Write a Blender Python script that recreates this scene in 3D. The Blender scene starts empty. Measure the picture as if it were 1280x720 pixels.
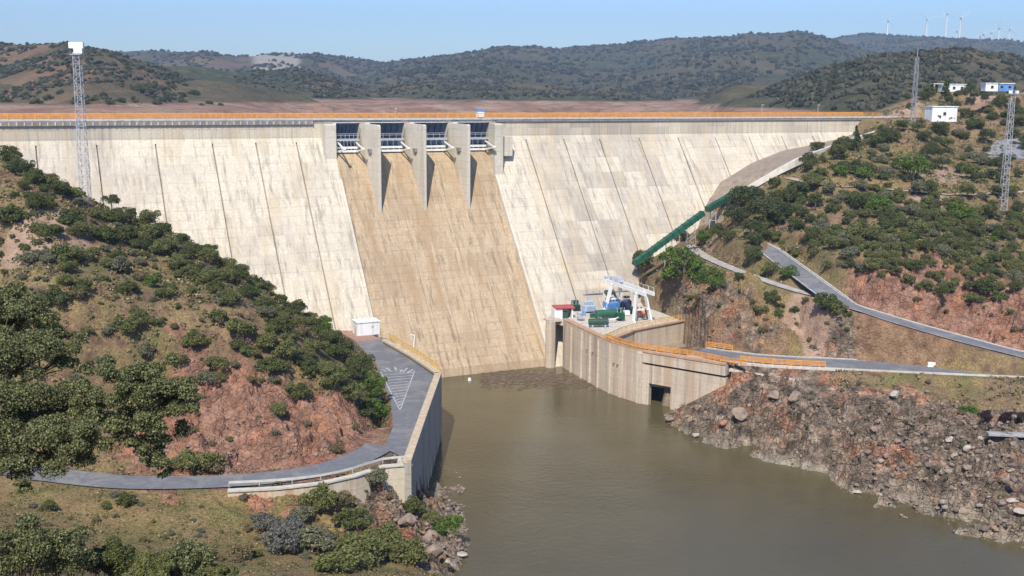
import bpy, bmesh, math, random
import numpy as np
from mathutils import Vector, Matrix
random.seed(7); rng = np.random.default_rng(7)
S = bpy.context.scene; COL = S.collection
R_ = math.radians
# ------------------------------------------------------------------ camera, light, exposure
F_PX, TILT, ROLL, ZC = 1370.6, R_(10.25), R_(0.478), 66.2
cam_d = bpy.data.cameras.new('camera'); cam = bpy.data.objects.new('camera', cam_d); COL.objects.link(cam)
cam_d.sensor_width = 36; cam_d.lens = F_PX/1280*36; cam_d.clip_start = .5; cam_d.clip_end = 30000
cam.matrix_world = Matrix.Translation((0, 0, ZC)) @ Matrix.Rotation(math.pi/2-TILT, 4, 'X') @ Matrix.Rotation(ROLL, 4, 'Z')
S.camera = cam
SUN_EL, SX, SY = R_(48), -.17, -.985
w = bpy.data.worlds.new('World'); S.world = w; w.use_nodes = True
nt = w.node_tree; bg = nt.nodes['Background']; sky = nt.nodes.new('ShaderNodeTexSky')
sky.sky_type = 'NISHITA'; sky.sun_disc = False; sky.sun_elevation = SUN_EL; sky.sun_rotation = math.atan2(SX, SY) % (2*math.pi)
sky.altitude = 60; sky.air_density = 1.0; sky.dust_density = .6; sky.ozone_density = 2.2
tn = nt.nodes.new('ShaderNodeMix'); tn.data_type = 'RGBA'; tn.blend_type = 'MULTIPLY'; tn.inputs[0].default_value = 1; tn.inputs[7].default_value = (.79, .97, 1.28, 1); nt.links.new(sky.outputs[0], tn.inputs[6]); nt.links.new(tn.outputs[2], bg.inputs[0]); bg.inputs[1].default_value = .118
sl = bpy.data.lights.new('sun', 'SUN'); sl.energy = 4.9; sl.angle = R_(.5); sl.color = (1, .94, .84)
so = bpy.data.objects.new('sun', sl); COL.objects.link(so)
hv = math.hypot(SX, SY); sdir = Vector((SX/hv*math.cos(SUN_EL), SY/hv*math.cos(SUN_EL), math.sin(SUN_EL)))
so.rotation_euler = sdir.to_track_quat('Z', 'Y').to_euler(); so.location = (0, 0, 300)
S.view_settings.view_transform = 'Standard'; S.view_settings.look = 'None'; S.view_settings.exposure = 0.24; S.view_settings.gamma = 1
S.render.engine = 'CYCLES'
try:
    S.cycles.volume_bounces = 0; S.cycles.max_bounces = 6; S.cycles.diffuse_bounces = 3
except Exception: pass

# ------------------------------------------------------------------ survey: photo pixel (1280x720) -> ray -> world
def ray(px, py):
    dx, dy = px-640, py-360; c, s = math.cos(ROLL), math.sin(ROLL)
    X = (dx*c+dy*s)/F_PX; Y = (dx*s-dy*c)/F_PX
    return np.array([X, math.cos(TILT)+Y*math.sin(TILT), -math.sin(TILT)+Y*math.cos(TILT)])
def atZ(px, py, z):
    d = ray(px, py); k = (z-ZC)/d[2]; return (float(d[0]*k), float(d[1]*k), z)
def atD(px, py, D):
    d = ray(px, py)*(D/ray(px, py)[1]); return (float(d[0]), float(D), float(d[2]+ZC))
AZ = R_(25.13); AX = np.array([math.cos(AZ), math.sin(AZ)]); NX = np.array([math.sin(AZ), -math.cos(AZ)])
H, SLP, ZV = 58.6, .777, 53.9
def dam(u, wd, z): return (AX[0]*u+NX[0]*wd, 300+AX[1]*u+NX[1]*wd, z)
def face(px, py):
    d = ray(px, py); N = np.array([NX[0], NX[1], SLP])
    k = ((np.array([0, 300, ZV])-np.array([0, 0, ZC]))@N)/(d@N); P = d*k+np.array([0, 0, ZC]); return tuple(float(v) for v in P)

# ------------------------------------------------------------------ noise (numpy gradient noise)
_p = rng.permutation(256); _p = np.concatenate([_p, _p, _p]); _g = rng.normal(size=(256, 2)); _g /= np.linalg.norm(_g, axis=1)[:, None]
def pn(x, y):
    xi = np.floor(x).astype(int); yi = np.floor(y).astype(int); xf = x-xi; yf = y-yi; xi &= 255; yi &= 255
    def g(i, j): return _g[_p[_p[(xi+i) & 255]+((yi+j) & 255)]]
    def d(i, j): gg = g(i, j); return gg[..., 0]*(xf-i)+gg[..., 1]*(yf-j)
    u = xf**3*(xf*(xf*6-15)+10); v = yf**3*(yf*(yf*6-15)+10)
    return (d(0, 0)*(1-u)+d(1, 0)*u)*(1-v)+(d(0, 1)*(1-u)+d(1, 1)*u)*v
def fbm(x, y, o=4, l=2.05, gn=.5):
    r = 0; a = 1; 
    for k in range(o): r = r+a*pn(x+17.3*k, y-9.1*k); x = x*l; y = y*l; a *= gn
    return r
def ridged(x, y, o=4):
    r = 0; a = 1
    for k in range(o): r = r+a*(1-np.abs(pn(x+31*k, y+11*k))*2.4); x = x*2.1; y = y*2.1; a *= .5
    return r/1.9
def cells(x, y, s, seed, amp, tilt):
    x = x/s; y = y/s; xi = np.floor(x); yi = np.floor(y); bd = np.full(x.shape, 9.); z = np.zeros(x.shape)
    def hs(i, j, k): v = np.sin(i*127.1+j*311.7+k*74.7+seed*13.13)*43758.5453; return v-np.floor(v)
    for a in (-1, 0, 1):
        for b in (-1, 0, 1):
            i, j = xi+a, yi+b; cx_ = i+hs(i, j, 1); cy_ = j+hs(i, j, 2); dx, dy = x-cx_, y-cy_; d = np.maximum(np.abs(dx), np.abs(dy))*.6+np.hypot(dx, dy)*.5
            h = (hs(i, j, 3)-.5)*2*amp+((hs(i, j, 4)-.5)*dx+(hs(i, j, 5)-.5)*dy)*2*tilt*s; k = d < bd; bd = np.where(k, d, bd); z = np.where(k, h, z)
    return z
def sstep(a, b, x): t = np.clip((x-a)/(b-a), 0, 1); return t*t*(3-2*t)

# ------------------------------------------------------------------ roads (world polylines with height)
def P3(lst): return [atZ(*q) for q in lst]
road_low = P3([(872,439,12.0),(905,444,12.0),(960,450,12.0),(1060,455,12.0),(1160,459.5,12.1),(1290,465,12.1)])
road_low += [(130,206,12.5),(170,196,13)]
UPX = [(946,300),(957,309),(978,325),(1012,350),(1050,376),(1100,394),(1160,412),(1230,431),(1300,448)]
BRX = [(862,306),(876,317),(905,331),(950,348),(1000,364),(1046,375)]
PTX = [(985,222),(1030,231),(1080,234),(1130,238),(1200,243),(1300,238)]
road_left = P3([(486,540,12),(476,556,12),(450,571,12),(410,585,12),(360,594,12),(300,600,12),(220,603,12.1),(150,602,12.3),(80,595,12.6),(10,584,13)])+[(-95,158,14),(-130,168,15)]
crest_road = [dam(125,-4,58.5), dam(150,-2,58.4), dam(175,4,58.4), dam(215,8,58.7)]

def resample(P, st=1.5):
    P = np.array(P, float); out = []
    n = len(P)
    for i in range(n-1):
        p0 = P[max(i-1, 0)]; p1 = P[i]; p2 = P[i+1]; p3 = P[min(i+2, n-1)]
        m = max(2, int(np.linalg.norm(p2-p1)/st))
        for k in range(m):
            t = k/m; out.append(.5*((2*p1)+(-p0+p2)*t+(2*p0-5*p1+4*p2-p3)*t*t+(-p0+3*p1-3*p2+p3)*t**3))
    out.append(P[-1]); return np.array(out)

# ------------------------------------------------------------------ near terrain: thin plate through surveyed points
ctl = []
def C(*q):
    for a in q: ctl.append(atZ(*a))
def W(*q):
    for a in q: ctl.append(a)
# right bank and right hill
C((836,513,.6),(870,494,3.4),(900,480,6.2),(926,468,9.2),(960,474,10),(950,520,5),(1000,500,8.5),(1000,550,3.4),(1040,540,6),(1100,480,10.5),(1100,520,8),(1100,580,3.5),(1200,480,11),(1200,540,7),(1200,600,3),(1280,482,11.3),(1280,540,8),(1280,620,3),(870,515,1.8))
C((1280,405,19.5),(1280,350,24.5),(1280,300,31),(1280,240,40.5),(1280,200,47.5),(1280,165,52.5),(1200,405,20.5),(1200,350,26),(1200,300,32.5),(1200,240,41),(1200,200,47),(1200,170,51.5))
C((1100,365,24.5),(1100,300,32.5),(1100,240,41),(1100,200,47.5),(1100,172,52),(1000,325,28.7),(1000,300,31.5),(1000,255,38.5),(1000,222,43),(1050,190,49.5))
C((800,347,20),(806,372,15),(835,362,18.5),(822,392,12.5),(905,265,32.5),(900,292,29.5),(840,345,21.5),(803,366,16.5),(850,385,18),(850,402,13),(900,365,22.5),(900,395,18.5),(870,425,12.5),(930,395,19),(930,436,12.4),(1000,392,21),(1000,418,16.2),(1000,440,12.4),(1100,417,17.6),(1100,444,12.3),(1200,436,14.6),(1200,450,12.3),(1150,385,22.5))
W((-12,165,1.6),(-12.5,158,3),(-13,174,.6),(-10,160,1.5)); W(dam(139,20,53),dam(150,0,57.8),dam(170,10,58.3),dam(150,-30,57.6),dam(200,0,60))
for q_ in [(1180,150,345),(1240,147,350),(1280,143,355),(1190,128,375),(1250,124,380),(1285,122,385),(1130,152,338),(1140,162,328),(1150,135,368)]: ctl.append(atD(*q_))
W((158,400,66.3),(187,400,66.9),(215,405,67.5),(240,430,67),(172,432,63),(140,430,57),(200,465,60),(150,470,50),(250,460,64),(130,200,12),(110,150,3),(130,120,6),(160,250,25),(200,300,43),(240,300,52),(260,200,30),(220,130,20))
for (kx, ky), (ax_, ay_) in zip([(893,275),(908,258),(931,236),(968,214),(1000,198),(1024,189),(1052,179),(1100,163)], [(880,268),(889,249),(900,231),(940,206),(980,190),(1010,184),(1050,175),(1097,160)]):
    ctl.append(atZ(kx, ky, face(ax_, ay_)[2]-.5)); ctl.append(atZ(kx+9, ky+6, face(ax_, ay_)[2]-1.3))
for px, py in [(870,288),(845,308),(800,332),(787,348)]: ctl.append(face(px, py))
for u in range(-130, 115, 30): ctl.append(dam(u, -60, 34))
# left hill
C((60,222,50),(110,252,44.5),(150,268,41.5),(200,285,38),(262,318,34),(330,366,28.5),(400,412,20.5),(436,428,14.5))
for u, z in [(-135,52),(-120,46),(-108,38),(-95,33),(-85,27),(-74,19),(-65,13)]:
    zz = z; ctl.append(dam(u, SLP*(ZV-zz)+3, zz))
C((0,200,52.5),(0,250,47),(0,300,41),(0,400,31.5),(0,500,20),(100,300,40.5),(100,350,36),(100,400,31),(100,500,19.5),(100,570,13.5),(200,350,34),(200,430,26.5),(200,500,18.5),(200,575,13),(300,400,29),(300,480,20),(300,520,17),(300,583,12.3),(400,450,21),(400,500,16.5),(400,540,13.5),(400,575,12.2),(440,500,16.5),(440,540,13.4),(470,500,13.4),(478,530,12.3),(455,460,15.5),(380,545,14.5))
# foreground slope under the viewpoint
C((60,612,12.6),(100,640,11.5),(250,622,11.6),(250,655,10.5),(400,622,10),(400,650,8.5),(470,625,7.6),(470,660,6.5),(450,700,8),(520,660,3.6),(530,700,3.5),(300,705,12.5),(150,690,14),(20,690,16.5),(0,650,14),(545,625,2.5),(512,630,3.5))
W((0,0,64.3),(0,-20,66),(-30,10,62),(0,25,50),(-20,40,45),(-32,62,34.5),(-15,65,31),(-45,62,38),(-12,90,18),(5,100,15),(5,60,33),(-8,120,10),(0,132,2.5),(20,100,9),(30,60,26),(60,60,22),(70,100,4),(60,10,55),(-60,30,55),(-80,60,50),(-60,100,27),(-100,80,52),(-100,120,32),(-120,160,22),(-130,200,46),(-140,240,58),(-180,200,60),(-200,260,72),(-180,290,64),(-220,120,50),(100,30,45),(140,60,30),(-90,170,17))
# river bed
W((10,222,-4),(20,190,-5),(30,170,-5),(40,150,-5),(60,130,-5),(0,235,-4),(12,150,-5),(20,125,-4))
ctl = np.array(ctl, float)
def _U(r2): return np.where(r2 > 1e-9, r2*np.log(np.maximum(r2, 1e-9)), 0)
sc = 100.; cx = ctl[:, :2]/sc; n = len(cx)
K = _U(((cx[:, None]-cx[None])**2).sum(-1))+np.eye(n)*.0012
Pm = np.c_[np.ones(n), cx]; A_ = np.zeros((n+3, n+3)); A_[:n, :n] = K; A_[:n, n:] = Pm; A_[n:, :n] = Pm.T
wt = np.linalg.solve(A_, np.r_[ctl[:, 2], 0, 0, 0])
def tps(x, y):
    x = np.asarray(x, float); y = np.asarray(y, float); X = x/sc; Y = y/sc; z = wt[n]+wt[n+1]*X+wt[n+2]*Y
    for i in range(n): z = z+wt[i]*_U((X-cx[i, 0])**2+(Y-cx[i, 1])**2)
    return z
def smooth_path(px):
    out = []
    for q_ in px:
        d = ray(*q_); t = np.arange(100, 460, .5); x = d[0]/d[1]*t; z = ZC+d[2]/d[1]*t; k = int(np.argmax(tps(x, t) > z)); out.append([x[k], t[k], z[k]])
    out = np.array(out); zz = out[:, 2].copy()
    for _ in range(4): zz[1:-1] = zz[1:-1]*.4+(zz[:-2]+zz[2:])*.3
    return [atZ(*q_, float(z)) for q_, z in zip(px, zz)]
road_up = smooth_path(UPX); road_branch = smooth_path(BRX); path_up = smooth_path(PTX); yard_c = []
for q_ in [(1226,197),(1305,199),(1305,172),(1246,174)]:
    d = ray(*q_); t = np.arange(100, 460, .5); k = int(np.argmax(tps(d[0]/d[1]*t, t) > ZC+d[2]/d[1]*t)); yard_c.append([d[0]/d[1]*t[k], t[k], 1., ZC+d[2]/d[1]*t[k]])
yard_c = np.array(yard_c); YFIT = np.linalg.lstsq(yard_c[:, :3], yard_c[:, 3], rcond=None)[0]
road_up.append((road_up[-1][0]+14, road_up[-1][1]-8, road_up[-1][2]-1.2))
ROADS = [(road_low, 4.3), (road_up, 3.1), (road_branch, 1.7), (path_up, 1.7), (road_left, 2.5), (crest_road, 4)]
RS = [(resample(p), hw) for p, hw in ROADS]
# water polygon (world, level 0)
shore = [(-15.5,206,0),(-16.5,185,0),(-17,173,0),(-15.2,168,0)]+[atZ(*q, 0) for q in [(545,606),(560,612),(573,628),(576,648),(556,668),(583,688),(578,702),(566,722)]]
shore += [(-6,132,0),(10,112,0),(40,100,0),(80,96,0),(130,104,0)]
shore += [atZ(*q, 0) for q in [(1330,700),(1280,690),(1240,676),(1180,662),(1120,643),(1075,628),(1050,612),(1035,592),(1000,586),(960,577),(930,568),(900,560),(868,548),(840,533),(826,520)]]
shore += [atZ(795,505,0), atZ(692,459,0), dam(-9,36,0), dam(-9,45,0)][:0]+[(29,232,0),(12,264,0),(-30,250,0),(-16,207,0)]
PW = np.array(shore)[:, :2]
def sdist(poly, x, y):
    d = np.full(x.shape, 1e9); ins = np.zeros(x.shape, bool); m = len(poly)
    for i in range(m):
        a = poly[i]; b = poly[(i+1) % m]; e = b-a; t = np.clip(((x-a[0])*e[0]+(y-a[1])*e[1])/(e@e), 0, 1)
        d = np.minimum(d, np.hypot(x-a[0]-t*e[0], y-a[1]-t*e[1]))
        c = ((a[1] > y) != (b[1] > y)) & (x < (b[0]-a[0])*(y-a[1])/((b[1]-a[1]) if abs(b[1]-a[1]) > 1e-9 else 1e-9)+a[0]); ins ^= c
    return np.where(ins, -d, d)
PLAT = [atZ(*q, 12) for q in [(440,424),(484,423),(552,466),(514,577),(480,560),(492,532),(488,500),(470,455),(447,430)]]
PPLAT = np.array(PLAT)[:, :2]
DECKZ = 11.5
def A2(px, py, z): q = atZ(px, py, z); return (q[0], q[1])
FW = [(12.4,258.5), A2(757,426,DECKZ), A2(785,435,DECKZ), (28.4,227.3)]
FW2 = [(28.4,227.3), A2(868,448.5,DECKZ), A2(908,456.5,DECKZ)]
DECK = [FW[0], FW[1], A2(790,413,DECKZ), A2(852,401,DECKZ), A2(828,391,DECKZ), A2(800,381,DECKZ), (32,292), (14,285), (8.5,262)]
YARD = [FW[1], FW[2], FW[3], A2(868,447,DECKZ), A2(890,441,DECKZ), A2(856,405,DECKZ), A2(852,401,DECKZ), A2(790,413,DECKZ)]
def polyd(poly, x, y): return sdist(np.array(poly, float), x, y)
def blob(px, py, z, r):
    q = atZ(px, py, z); return (q[0], q[1], r)
# rock areas: (x, y, radius)
ROCKS = [blob(330,550,14,16), blob(270,545,15,14), blob(400,540,14,12), blob(440,520,14.5,7), blob(370,520,16,9)]
ROCKS2 = [blob(1180,395,19,14), blob(1250,410,17,14), blob(1110,375,22,10), blob(1290,405,19,14)]
ROCKS3 = [blob(900,410,14,11), blob(950,425,14,11), blob(1000,430,13,11), blob(1060,432,14,11), blob(1120,438,13.5,10), blob(1180,446,13,7), blob(1240,452,12.5,6), blob(1080,425,16,11), blob(1130,432,15,10), blob(858,406,15,10), blob(836,396,13.5,8), blob(880,420,13,8), blob(1190,438,14,6), blob(860,380,17,10), blob(840,400,13,6)]
BANK = [blob(900,510,5,17), blob(960,520,5,17), blob(1030,540,5,18), blob(1100,570,4,20), blob(1180,610,3,18), blob(1250,640,2.5,18), blob(1300,650,2,18), blob(1150,530,7,14), blob(1230,570,4,16)]
NEARR = [blob(540,640,2,8), blob(500,660,4,7), blob(540,690,3,8), blob(480,690,5,6)]
def msk(bl, x, y):
    m = np.zeros(x.shape)
    for a, b, r in bl: m = np.maximum(m, np.clip(1.35*np.exp(-((x-a)**2+(y-b)**2)/(r*r)*1.1), 0, 1))
    return m
def ground(x, y):
    x = np.asarray(x, float); y = np.asarray(y, float)
    z = tps(x, y); dcam = np.hypot(x, y)
    calm = sstep(1, 7, np.abs(polyd([FW2[0], FW2[1], FW2[2], (FW2[1][0], FW2[1][1]+.5)], x, y)))*sstep(2, 9, np.abs(y-(221-(x-50)*.19))+np.where(x < 46, 20, 0))
    rk = np.maximum.reduce([msk(ROCKS, x, y), msk(ROCKS3, x, y), msk(ROCKS2, x, y)]); bk = np.maximum(msk(BANK, x, y), msk(NEARR, x, y))
    z = z+fbm(x/22, y/22, 3)*1.1+fbm(x/5, y/5, 3)*.35
    q = fbm(x/9+4, y/9, 2)*6
    wx = x+fbm(x/5, y/5, 2)*1.5+y*.4; wy = y+fbm(x/5+7, y/5, 2)*1.5; rock = cells(wx, wy, 5.0, 1, .9, .30)+cells(wx, wy*.8, 2.1, 2, .45, .45)+cells(wx, wy, .95, 3, .2, .4)
    z = z+calm*rk*rock*1.15
    z = z+calm*rk*.5*((ridged((x+q*.4)/6, (y-q*.3)/9, 4)-.55)*1.9+fbm(x/1.3, y/1.3, 2)*.45)
    z = z+calm*bk*(-.5+rock*1.9+(ridged((x+y*.3+q*.3)/8, (y-x*.35)/8, 4)-.5)*1.3+fbm(x/.7, y/.7, 2)*.3)
    # keep the river side of the lower road and the foot of the outlet wall low
    dr = (221-(x-50)*.19)-4.9-y; cap = np.where((x > 46) & (x < 125) & (dr > 0) & (dr < 14), 11.6-.26*np.minimum(dr, 9), 99); z = np.minimum(z, cap)
    # behind the dam
    uu = x*AX[0]+(y-300)*AX[1]; ww = x*NX[0]+(y-300)*NX[1]
    bh = sstep(-3.5, -6, ww)*sstep(131, 127, uu)*sstep(-170, -160, uu); z = z*(1-bh)+np.minimum(z, 36)*bh
    # never poke through the dam face in the open part
    zf = ZV-np.maximum(ww, 0)/SLP-1.2+.0
    inface = (ww > -5) & (ww < 38) & (uu > -58) & (uu < 12); z = np.where(inface, np.minimum(z, 6), z)
    # water
    d = sdist(PW, x, y)+fbm(x/4, y/4, 3)*1.1
    z = np.where(d < 0, np.minimum(z, np.maximum(d*.7, -4)), np.minimum(z, d*1.5+.05+.35*np.clip(fbm(x/2, y/2, 2), 0, 1)))
    # pads
    for P, zp, soft in ((PPLAT, 11.85, 2.5),):
        dd = sdist(P, x, y); k = 1-sstep(0, soft, dd); k = np.where((ww > 0) & (d > 1) & (x < -15.8) & ~((x > -46) & (y < 153)), k, np.where(dd < 0, 1, 0)); z = z*(1-k)+zp*k
    dd = polyd(DECK, x, y); z = np.where(dd < .35, np.minimum(z, -3), z)
    dd = polyd(YARD, x, y); z = np.where(dd < .35, np.minimum(z, -3), z)
    dd = polyd(yard_c[:, :2], x, y); k = 1-sstep(.5, 4, dd); z = z*(1-k)+(YFIT[0]*x+YFIT[1]*y+YFIT[2]-.2)*k
    # roads cut and fill
    for (P, hw) in RS:
        bb = (x > P[:, 0].min()-12) & (x < P[:, 0].max()+12) & (y > P[:, 1].min()-12) & (y < P[:, 1].max()+12)
        if not bb.any(): continue
        xs = x[bb]; ys = y[bb]; best = np.full(xs.shape, 1e9); zr = np.zeros(xs.shape); Q = P[::3] if len(P) > 6 else P
        Q = np.vstack([Q, P[-1:]])
        for i in range(len(Q)-1):
            a = Q[i]; e = Q[i+1]-a; L = e[0]**2+e[1]**2
            if L < 1e-6: continue
            t = np.clip(((xs-a[0])*e[0]+(ys-a[1])*e[1])/L, 0, 1); dd = np.hypot(xs-a[0]-t*e[0], ys-a[1]-t*e[1])
            c = dd < best; best = np.where(c, dd, best); zr = np.where(c, a[2]+t*e[2], zr)
        k = 1-sstep(hw+.7, hw+3.8, best); zb = z[bb]; z[bb] = zb*(1-k)+(zr-.22)*k
    ax0 = np.array(FW2[0]); ev = np.array(FW2[2])-ax0; Lv = np.linalg.norm(ev); ev = ev/Lv; sa = (x-ax0[0])*ev[0]+(y-ax0[1])*ev[1]; ta = -((x-ax0[0])*ev[1]-(y-ax0[1])*ev[0]); ta = -ta if False else ta
    tf = (x-ax0[0])*ev[1]-(y-ax0[1])*ev[0]; front = tf if ev[1] < 0 else tf
    capw = np.interp(sa/Lv, [0, .33, .5, .74, 1.0], [-1, -.6, 1.2, 4.2, 7.4]); front = np.abs(tf); z = np.where((sa > -2) & (sa < Lv+1) & (front < 15) & (y < ax0[1]+sa*ev[1]+1.2), np.minimum(z, capw+.0*front), z)
    return z
def ground1(x, y): return float(ground(np.array([[x]]), np.array([[y]]))[0, 0])

# polar heightfield grid
def polar(az0, az1, na, rows, fn):
    az = np.linspace(az0, az1, na); Dg, Ag = np.meshgrid(rows, az, indexing='ij')
    X = Dg*np.tan(Ag) if abs(az1) < 1.2 else Dg*np.sin(Ag); Y = Dg
    return X, Y, fn(X, Y)
def mesh_grid(name, X, Y, Z):
    nr, nc = X.shape; me = bpy.data.meshes.new(name); V = np.stack([X, Y, Z], -1).reshape(-1, 3)
    i = np.arange(nr*nc).reshape(nr, nc); F = np.stack([i[:-1, :-1], i[:-1, 1:], i[1:, 1:], i[1:, :-1]], -1).reshape(-1, 4)
    return mesh_np(name, V, F)
def mesh_np(name, V, F, smooth=True):
    me = bpy.data.meshes.new(name); k = F.shape[1]
    me.vertices.add(len(V)); me.vertices.foreach_set('co', np.ascontiguousarray(V, dtype=np.float32).ravel())
    me.loops.add(F.size); me.loops.foreach_set('vertex_index', np.ascontiguousarray(F, dtype=np.int32).ravel())
    me.polygons.add(len(F)); me.polygons.foreach_set('loop_start', np.arange(0, F.size, k, dtype=np.int32))
    me.polygons.foreach_set('use_smooth', np.full(len(F), smooth))
    me.update(calc_edges=True); me.validate(); return me
def attr(me, name, arr):
    a = me.attributes.new(name, 'FLOAT', 'POINT'); a.data.foreach_set('value', np.ascontiguousarray(arr, dtype=np.float32).ravel())

# ------------------------------------------------------------------ materials
class NT:
    def __init__(s, name):
        s.m = bpy.data.materials.new(name); s.m.use_nodes = True; s.t = s.m.node_tree; s.b = s.t.nodes['Principled BSDF']
        s.b.inputs['Roughness'].default_value = .85; s.co = None
    def n(s, ty, **k):
        o = s.t.nodes.new('ShaderNode'+ty)
        for a, v in k.items(): setattr(o, a, v)
        return o
    def l(s, a, b): s.t.links.new(a, b)
    def pos(s, obj=False, scale=(1, 1, 1)):
        c = s.n('TexCoord') if obj else s.n('NewGeometry')
        mp = s.n('Mapping'); mp.inputs['Scale'].default_value = scale; s.l(c.outputs['Object' if obj else 'Position'], mp.inputs[0]); return mp.outputs[0]
    def noise(s, vec, sc_, det=4, rough=.55, dist=0.):
        x = s.n('TexNoise'); x.inputs['Scale'].default_value = sc_; x.inputs['Detail'].default_value = det; x.inputs['Roughness'].default_value = rough; x.inputs['Distortion'].default_value = dist
        s.l(vec, x.inputs['Vector']); return x.outputs[0]
    def ramp(s, v, pts):
        r = s.n('ValToRGB'); el = r.color_ramp.elements
        while len(el) < len(pts): el.new(.5)
        for e, (p, c) in zip(el, pts): e.position = p; e.color = (*c, 1) if len(c) == 3 else c
        s.l(v, r.inputs[0]); return r.outputs[0]
    def gr(s, v, a, b): # grey map a..b clamp
        r = s.n('MapRange'); r.inputs[1].default_value = a; r.inputs[2].default_value = b; s.l(v, r.inputs[0]); return r.outputs[0]
    def mix(s, f, a, b, mode='MIX'):
        x = s.n('Mix', data_type='RGBA', blend_type=mode)
        for i, v in ((0, f), (6, a), (7, b)):
            if isinstance(v, (int, float)): x.inputs[i].default_value = v
            elif isinstance(v, tuple): x.inputs[i].default_value = (*v, 1)
            else: s.l(v, x.inputs[i])
        return x.outputs[2]
    def math(s, op, a, b=0.):
        x = s.n('Math', operation=op)
        for i, v in ((0, a), (1, b)):
            if isinstance(v, (int, float)): x.inputs[i].default_value = v
            else: s.l(v, x.inputs[i])
        return x.outputs[0]
    def att(s, name): a = s.n('Attribute'); a.attribute_name = name; return a.outputs['Fac']
    def bump(s, v, st=.5, d=.2):
        b = s.n('Bump'); b.inputs['Strength'].default_value = st; b.inputs['Distance'].default_value = d; s.l(v, b.inputs['Height']); s.l(b.outputs[0], s.b.inputs['Normal'])
    def col(s, c): s.l(c, s.b.inputs['Base Color'])
MAT = {}
def mat(name, c, rough=.7, var=.18, sc_=1.5, metal=0., bump=0., obj=True, stain=None):
    if name in MAT: return MAT[name]
    N = NT(name); v = N.pos(obj); a = N.noise(v, sc_, 5)
    lo = tuple(x*(1-var) for x in c); hi = tuple(min(1, x*(1+var)) for x in c)
    k = N.ramp(a, [(.3, lo), (.7, hi)])
    if stain:
        v2 = N.pos(obj, (1.3, 1.3, .12)); k = N.mix(N.gr(N.noise(v2, 1.2, 4), .5, .72), k, stain)
    N.col(k); N.b.inputs['Roughness'].default_value = rough; N.b.inputs['Metallic'].default_value = metal
    if bump: N.bump(N.noise(v, sc_*6, 3), bump, .05)
    MAT[name] = N.m; return N.m
def leafmat(name, c, var=.35, obvar=.25, yel=(.16, .15, .05)):
    N = NT(name); g = N.n('NewGeometry'); oi = N.n('ObjectInfo')
    a = N.ramp(g.outputs['Random Per Island'], [(0, tuple(x*(1-var) for x in c)), (.8, tuple(x*(1+var) for x in c)), (1, tuple(x*(1+var*.9)+y*.25 for x, y in zip(c, yel)))])
    b = N.mix(N.math('MULTIPLY', oi.outputs['Random'], obvar), a, yel)
    N.col(b); N.b.inputs['Roughness'].default_value = .65; N.b.inputs['Specular IOR Level'].default_value = .25
    tr = N.n('BsdfTranslucent'); N.l(b, tr.inputs[0]); mx = N.n('MixShader'); mx.inputs[0].default_value = .3
    N.l(N.b.outputs[0], mx.inputs[1]); N.l(tr.outputs[0], mx.inputs[2]); N.l(mx.outputs[0], N.t.nodes['Material Output'].inputs[0])
    MAT[name] = N.m; return N.m
# terrain material
N = NT('ground'); p = N.pos()
n1 = N.noise(p, .05, 5); n2 = N.noise(p, .45, 5, .6); n3 = N.noise(p, 3.0, 4, .6); n4 = N.noise(p, .13, 5, .6, .5)
soil = N.ramp(n2, [(.28, (.105, .066, .043)), (.5, (.205, .136, .086)), (.72, (.32, .225, .14))])
grass = N.ramp(n3, [(.25, (.12, .09, .032)), (.5, (.23, .17, .068)), (.75, (.35, .265, .125))])
green = N.ramp(n3, [(.3, (.07, .085, .022)), (.7, (.15, .16, .05))])
red = N.ramp(n2, [(.25, (.12, .065, .045)), (.42, (.22, .125, .09)), (.58, (.33, .19, .135)), (.8, (.36, .26, .20))])
red = N.mix(N.gr(n4, .5, .66), red, N.ramp(n2, [(.3, (.22, .10, .06)), (.7, (.42, .21, .13))]))
grey = N.ramp(n2, [(.28, (.05, .042, .036)), (.42, (.13, .105, .082)), (.56, (.215, .17, .132)), (.75, (.37, .31, .25))])
vor = N.n('TexVoronoi'); vor.feature = 'F1'; vor.inputs['Scale'].default_value = .55; N.l(N.mix(.06, p, N.n('TexNoise').outputs[1]), vor.inputs['Vector'])
grey = N.mix(N.gr(n4, .52, .64), grey, N.ramp(n2, [(.3, (.20, .10, .065)), (.7, (.42, .22, .14))]))
vg = N.n('SeparateColor'); N.l(vor.outputs['Color'], vg.inputs[0]); vv = N.ramp(vg.outputs[0], [(0, (.62, .6, .57)), (1, (1.3, 1.25, 1.2))])
ve = N.n('TexVoronoi'); ve.feature = 'DISTANCE_TO_EDGE'; ve.inputs['Scale'].default_value = .8; tn_ = N.n('TexNoise'); tn_.inputs['Scale'].default_value = .9; N.l(p, tn_.inputs['Vector']); N.l(N.mix(.45, p, tn_.outputs[1], 'ADD'), ve.inputs['Vector'])
crk = N.gr(ve.outputs['Distance'], 0, .11); n5 = N.noise(p, 1.6, 6, .75)
grey = N.mix(.8, grey, N.mix(1., grey, vv, 'MULTIPLY')); grey = N.mix(.9, grey, N.mix(1., grey, N.ramp(n5, [(.36, (.42, .40, .38)), (.5, (1, 1, 1)), (.64, (1.6, 1.55, 1.45))]), 'MULTIPLY')); red = N.mix(.5, red, N.mix(1., red, vv, 'MULTIPLY'))
g2 = N.mix(N.gr(n4, .45, .6), grass, green)
c = N.mix(N.math('MULTIPLY', N.gr(N.math('ADD', N.math('MULTIPLY', n1, .5), N.math('MULTIPLY', n2, .5)), .44, .56), .75), soil, g2)
c = N.mix(N.att('grass'), c, N.mix(N.math('MULTIPLY', N.gr(n4, .5, .66), .55), N.mix(.3, grass, soil), green))
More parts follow.
